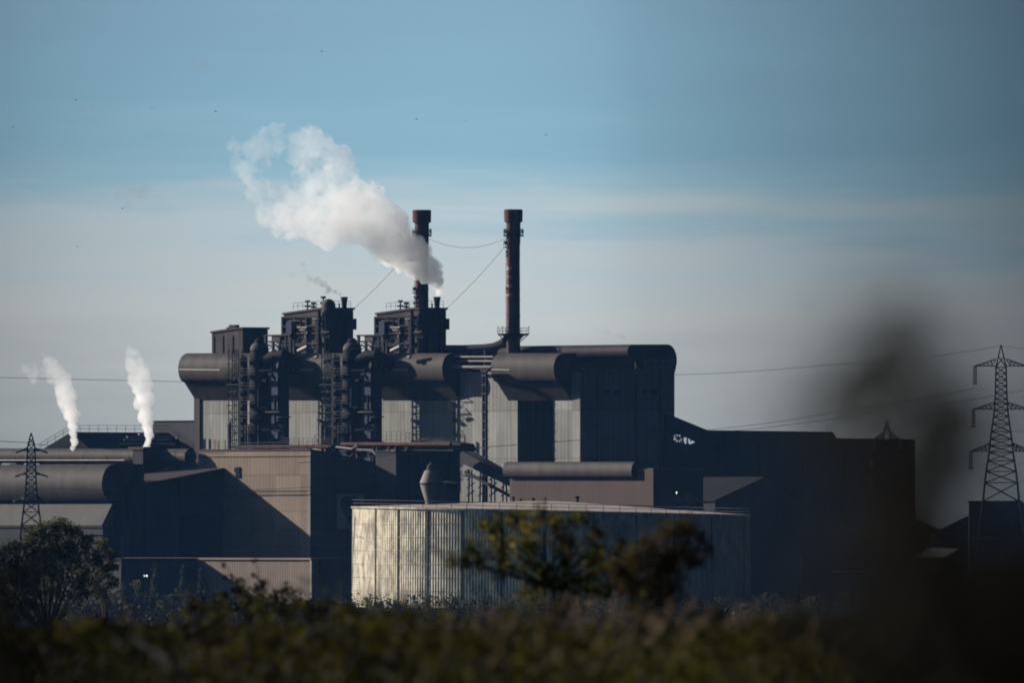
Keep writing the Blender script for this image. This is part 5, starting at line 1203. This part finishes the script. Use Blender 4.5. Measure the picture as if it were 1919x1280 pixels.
# sky painted darker towards both edges: vignette and leaf veil put into its colour
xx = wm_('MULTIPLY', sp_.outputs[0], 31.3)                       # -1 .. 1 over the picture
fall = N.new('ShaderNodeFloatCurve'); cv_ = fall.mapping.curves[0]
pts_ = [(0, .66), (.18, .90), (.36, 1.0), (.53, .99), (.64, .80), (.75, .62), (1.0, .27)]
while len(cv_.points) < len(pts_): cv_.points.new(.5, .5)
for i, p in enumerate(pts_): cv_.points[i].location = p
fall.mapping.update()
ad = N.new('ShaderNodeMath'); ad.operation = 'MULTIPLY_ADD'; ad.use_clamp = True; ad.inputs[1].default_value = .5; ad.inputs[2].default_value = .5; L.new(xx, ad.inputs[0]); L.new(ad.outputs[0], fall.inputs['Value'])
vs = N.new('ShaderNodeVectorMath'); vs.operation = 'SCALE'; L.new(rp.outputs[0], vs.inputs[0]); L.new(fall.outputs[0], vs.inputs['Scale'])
STR = .05
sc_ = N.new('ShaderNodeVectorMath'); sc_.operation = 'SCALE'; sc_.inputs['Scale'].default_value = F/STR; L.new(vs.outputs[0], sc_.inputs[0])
mk = N.new('ShaderNodeMapRange'); mk.interpolation_type = 'SMOOTHSTEP'; mk.inputs[1].default_value = .04; mk.inputs[2].default_value = .14; L.new(sp_.outputs[2], mk.inputs[0])
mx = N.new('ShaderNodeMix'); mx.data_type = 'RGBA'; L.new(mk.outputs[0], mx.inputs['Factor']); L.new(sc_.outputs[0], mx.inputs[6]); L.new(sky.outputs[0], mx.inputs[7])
# added dimming of the unseen sky, cutting fill on shaded walls and tank
hs = Vector((sun_dir.x, sun_dir.y, 0)).normalized()
dtn = N.new('ShaderNodeVectorMath'); dtn.operation = 'DOT_PRODUCT'; dtn.inputs[1].default_value = hs; L.new(tcw.outputs['Generated'], dtn.inputs[0])
az = N.new('ShaderNodeMapRange'); az.interpolation_type = 'SMOOTHSTEP'; az.inputs[1].default_value = -.2; az.inputs[2].default_value = .36; az.inputs[3].default_value = .12; az.inputs[4].default_value = 1.0; L.new(dtn.outputs['Value'], az.inputs[0])
up = N.new('ShaderNodeMapRange'); up.interpolation_type = 'SMOOTHSTEP'; up.inputs[1].default_value = .06; up.inputs[2].default_value = .4; up.inputs[3].default_value = 1.0; up.inputs[4].default_value = 1.0; L.new(sp_.outputs[2], up.inputs[0])
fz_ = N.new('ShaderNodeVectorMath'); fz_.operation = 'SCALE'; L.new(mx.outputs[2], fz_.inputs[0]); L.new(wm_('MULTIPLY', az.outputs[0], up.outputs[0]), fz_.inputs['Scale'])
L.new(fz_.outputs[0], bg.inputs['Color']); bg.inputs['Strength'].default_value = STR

hm = bpy.data.materials.new('blue_haze'); hm.use_nodes = True; hn = hm.node_tree.nodes; hn.clear()
ho = hn.new('ShaderNodeOutputMaterial'); hv = hn.new('ShaderNodeVolumePrincipled'); hm.node_tree.links.new(hv.outputs[0], ho.inputs['Volume'])
hv.inputs['Color'].default_value = (.20, .47, 1.0, 1); hv.inputs['Density'].default_value = HAZE; hv.inputs['Anisotropy'].default_value = 0.0
hz = MB().box(-1400, 1400, -300, 3900, -1.5, 170).build('haze', hm, None, 0); hz['kind'] = 'stuff'; hz['label'] = 'thin blue haze in the air between the camera and the works'; hz['category'] = 'haze'
cam = bpy.data.cameras.new('camera'); co = bpy.data.objects.new('camera', cam); COL.objects.link(co); sc.camera = co
co.location = (0, 0, EYE); co.rotation_euler = (R(90), 0, 0)
cam.sensor_width = 36; cam.lens = 36*S/1919; cam.shift_y = (HZ-640)/1919; cam.clip_start = 1; cam.clip_end = 200000
cam.dof.use_dof = True; cam.dof.focus_distance = 2400; cam.dof.aperture_fstop = cam.lens/1000/.10; cam.dof.aperture_blades = 9

sc.render.engine = 'CYCLES'
cy = sc.cycles
cy.use_denoising = True; cy.filter_width = 1.9
cy.max_bounces = 32; cy.diffuse_bounces = 0; cy.glossy_bounces = 2; cy.transmission_bounces = 3; cy.volume_bounces = 32; cy.transparent_max_bounces = 8
cy.volume_step_rate = .35; cy.volume_max_steps = 256
cy.sample_clamp_indirect = 6
sc.view_settings.view_transform = 'Standard'; sc.view_settings.look = 'None'; sc.view_settings.exposure = EXPO; sc.view_settings.gamma = 1; sc.view_settings.use_curve_mapping = False
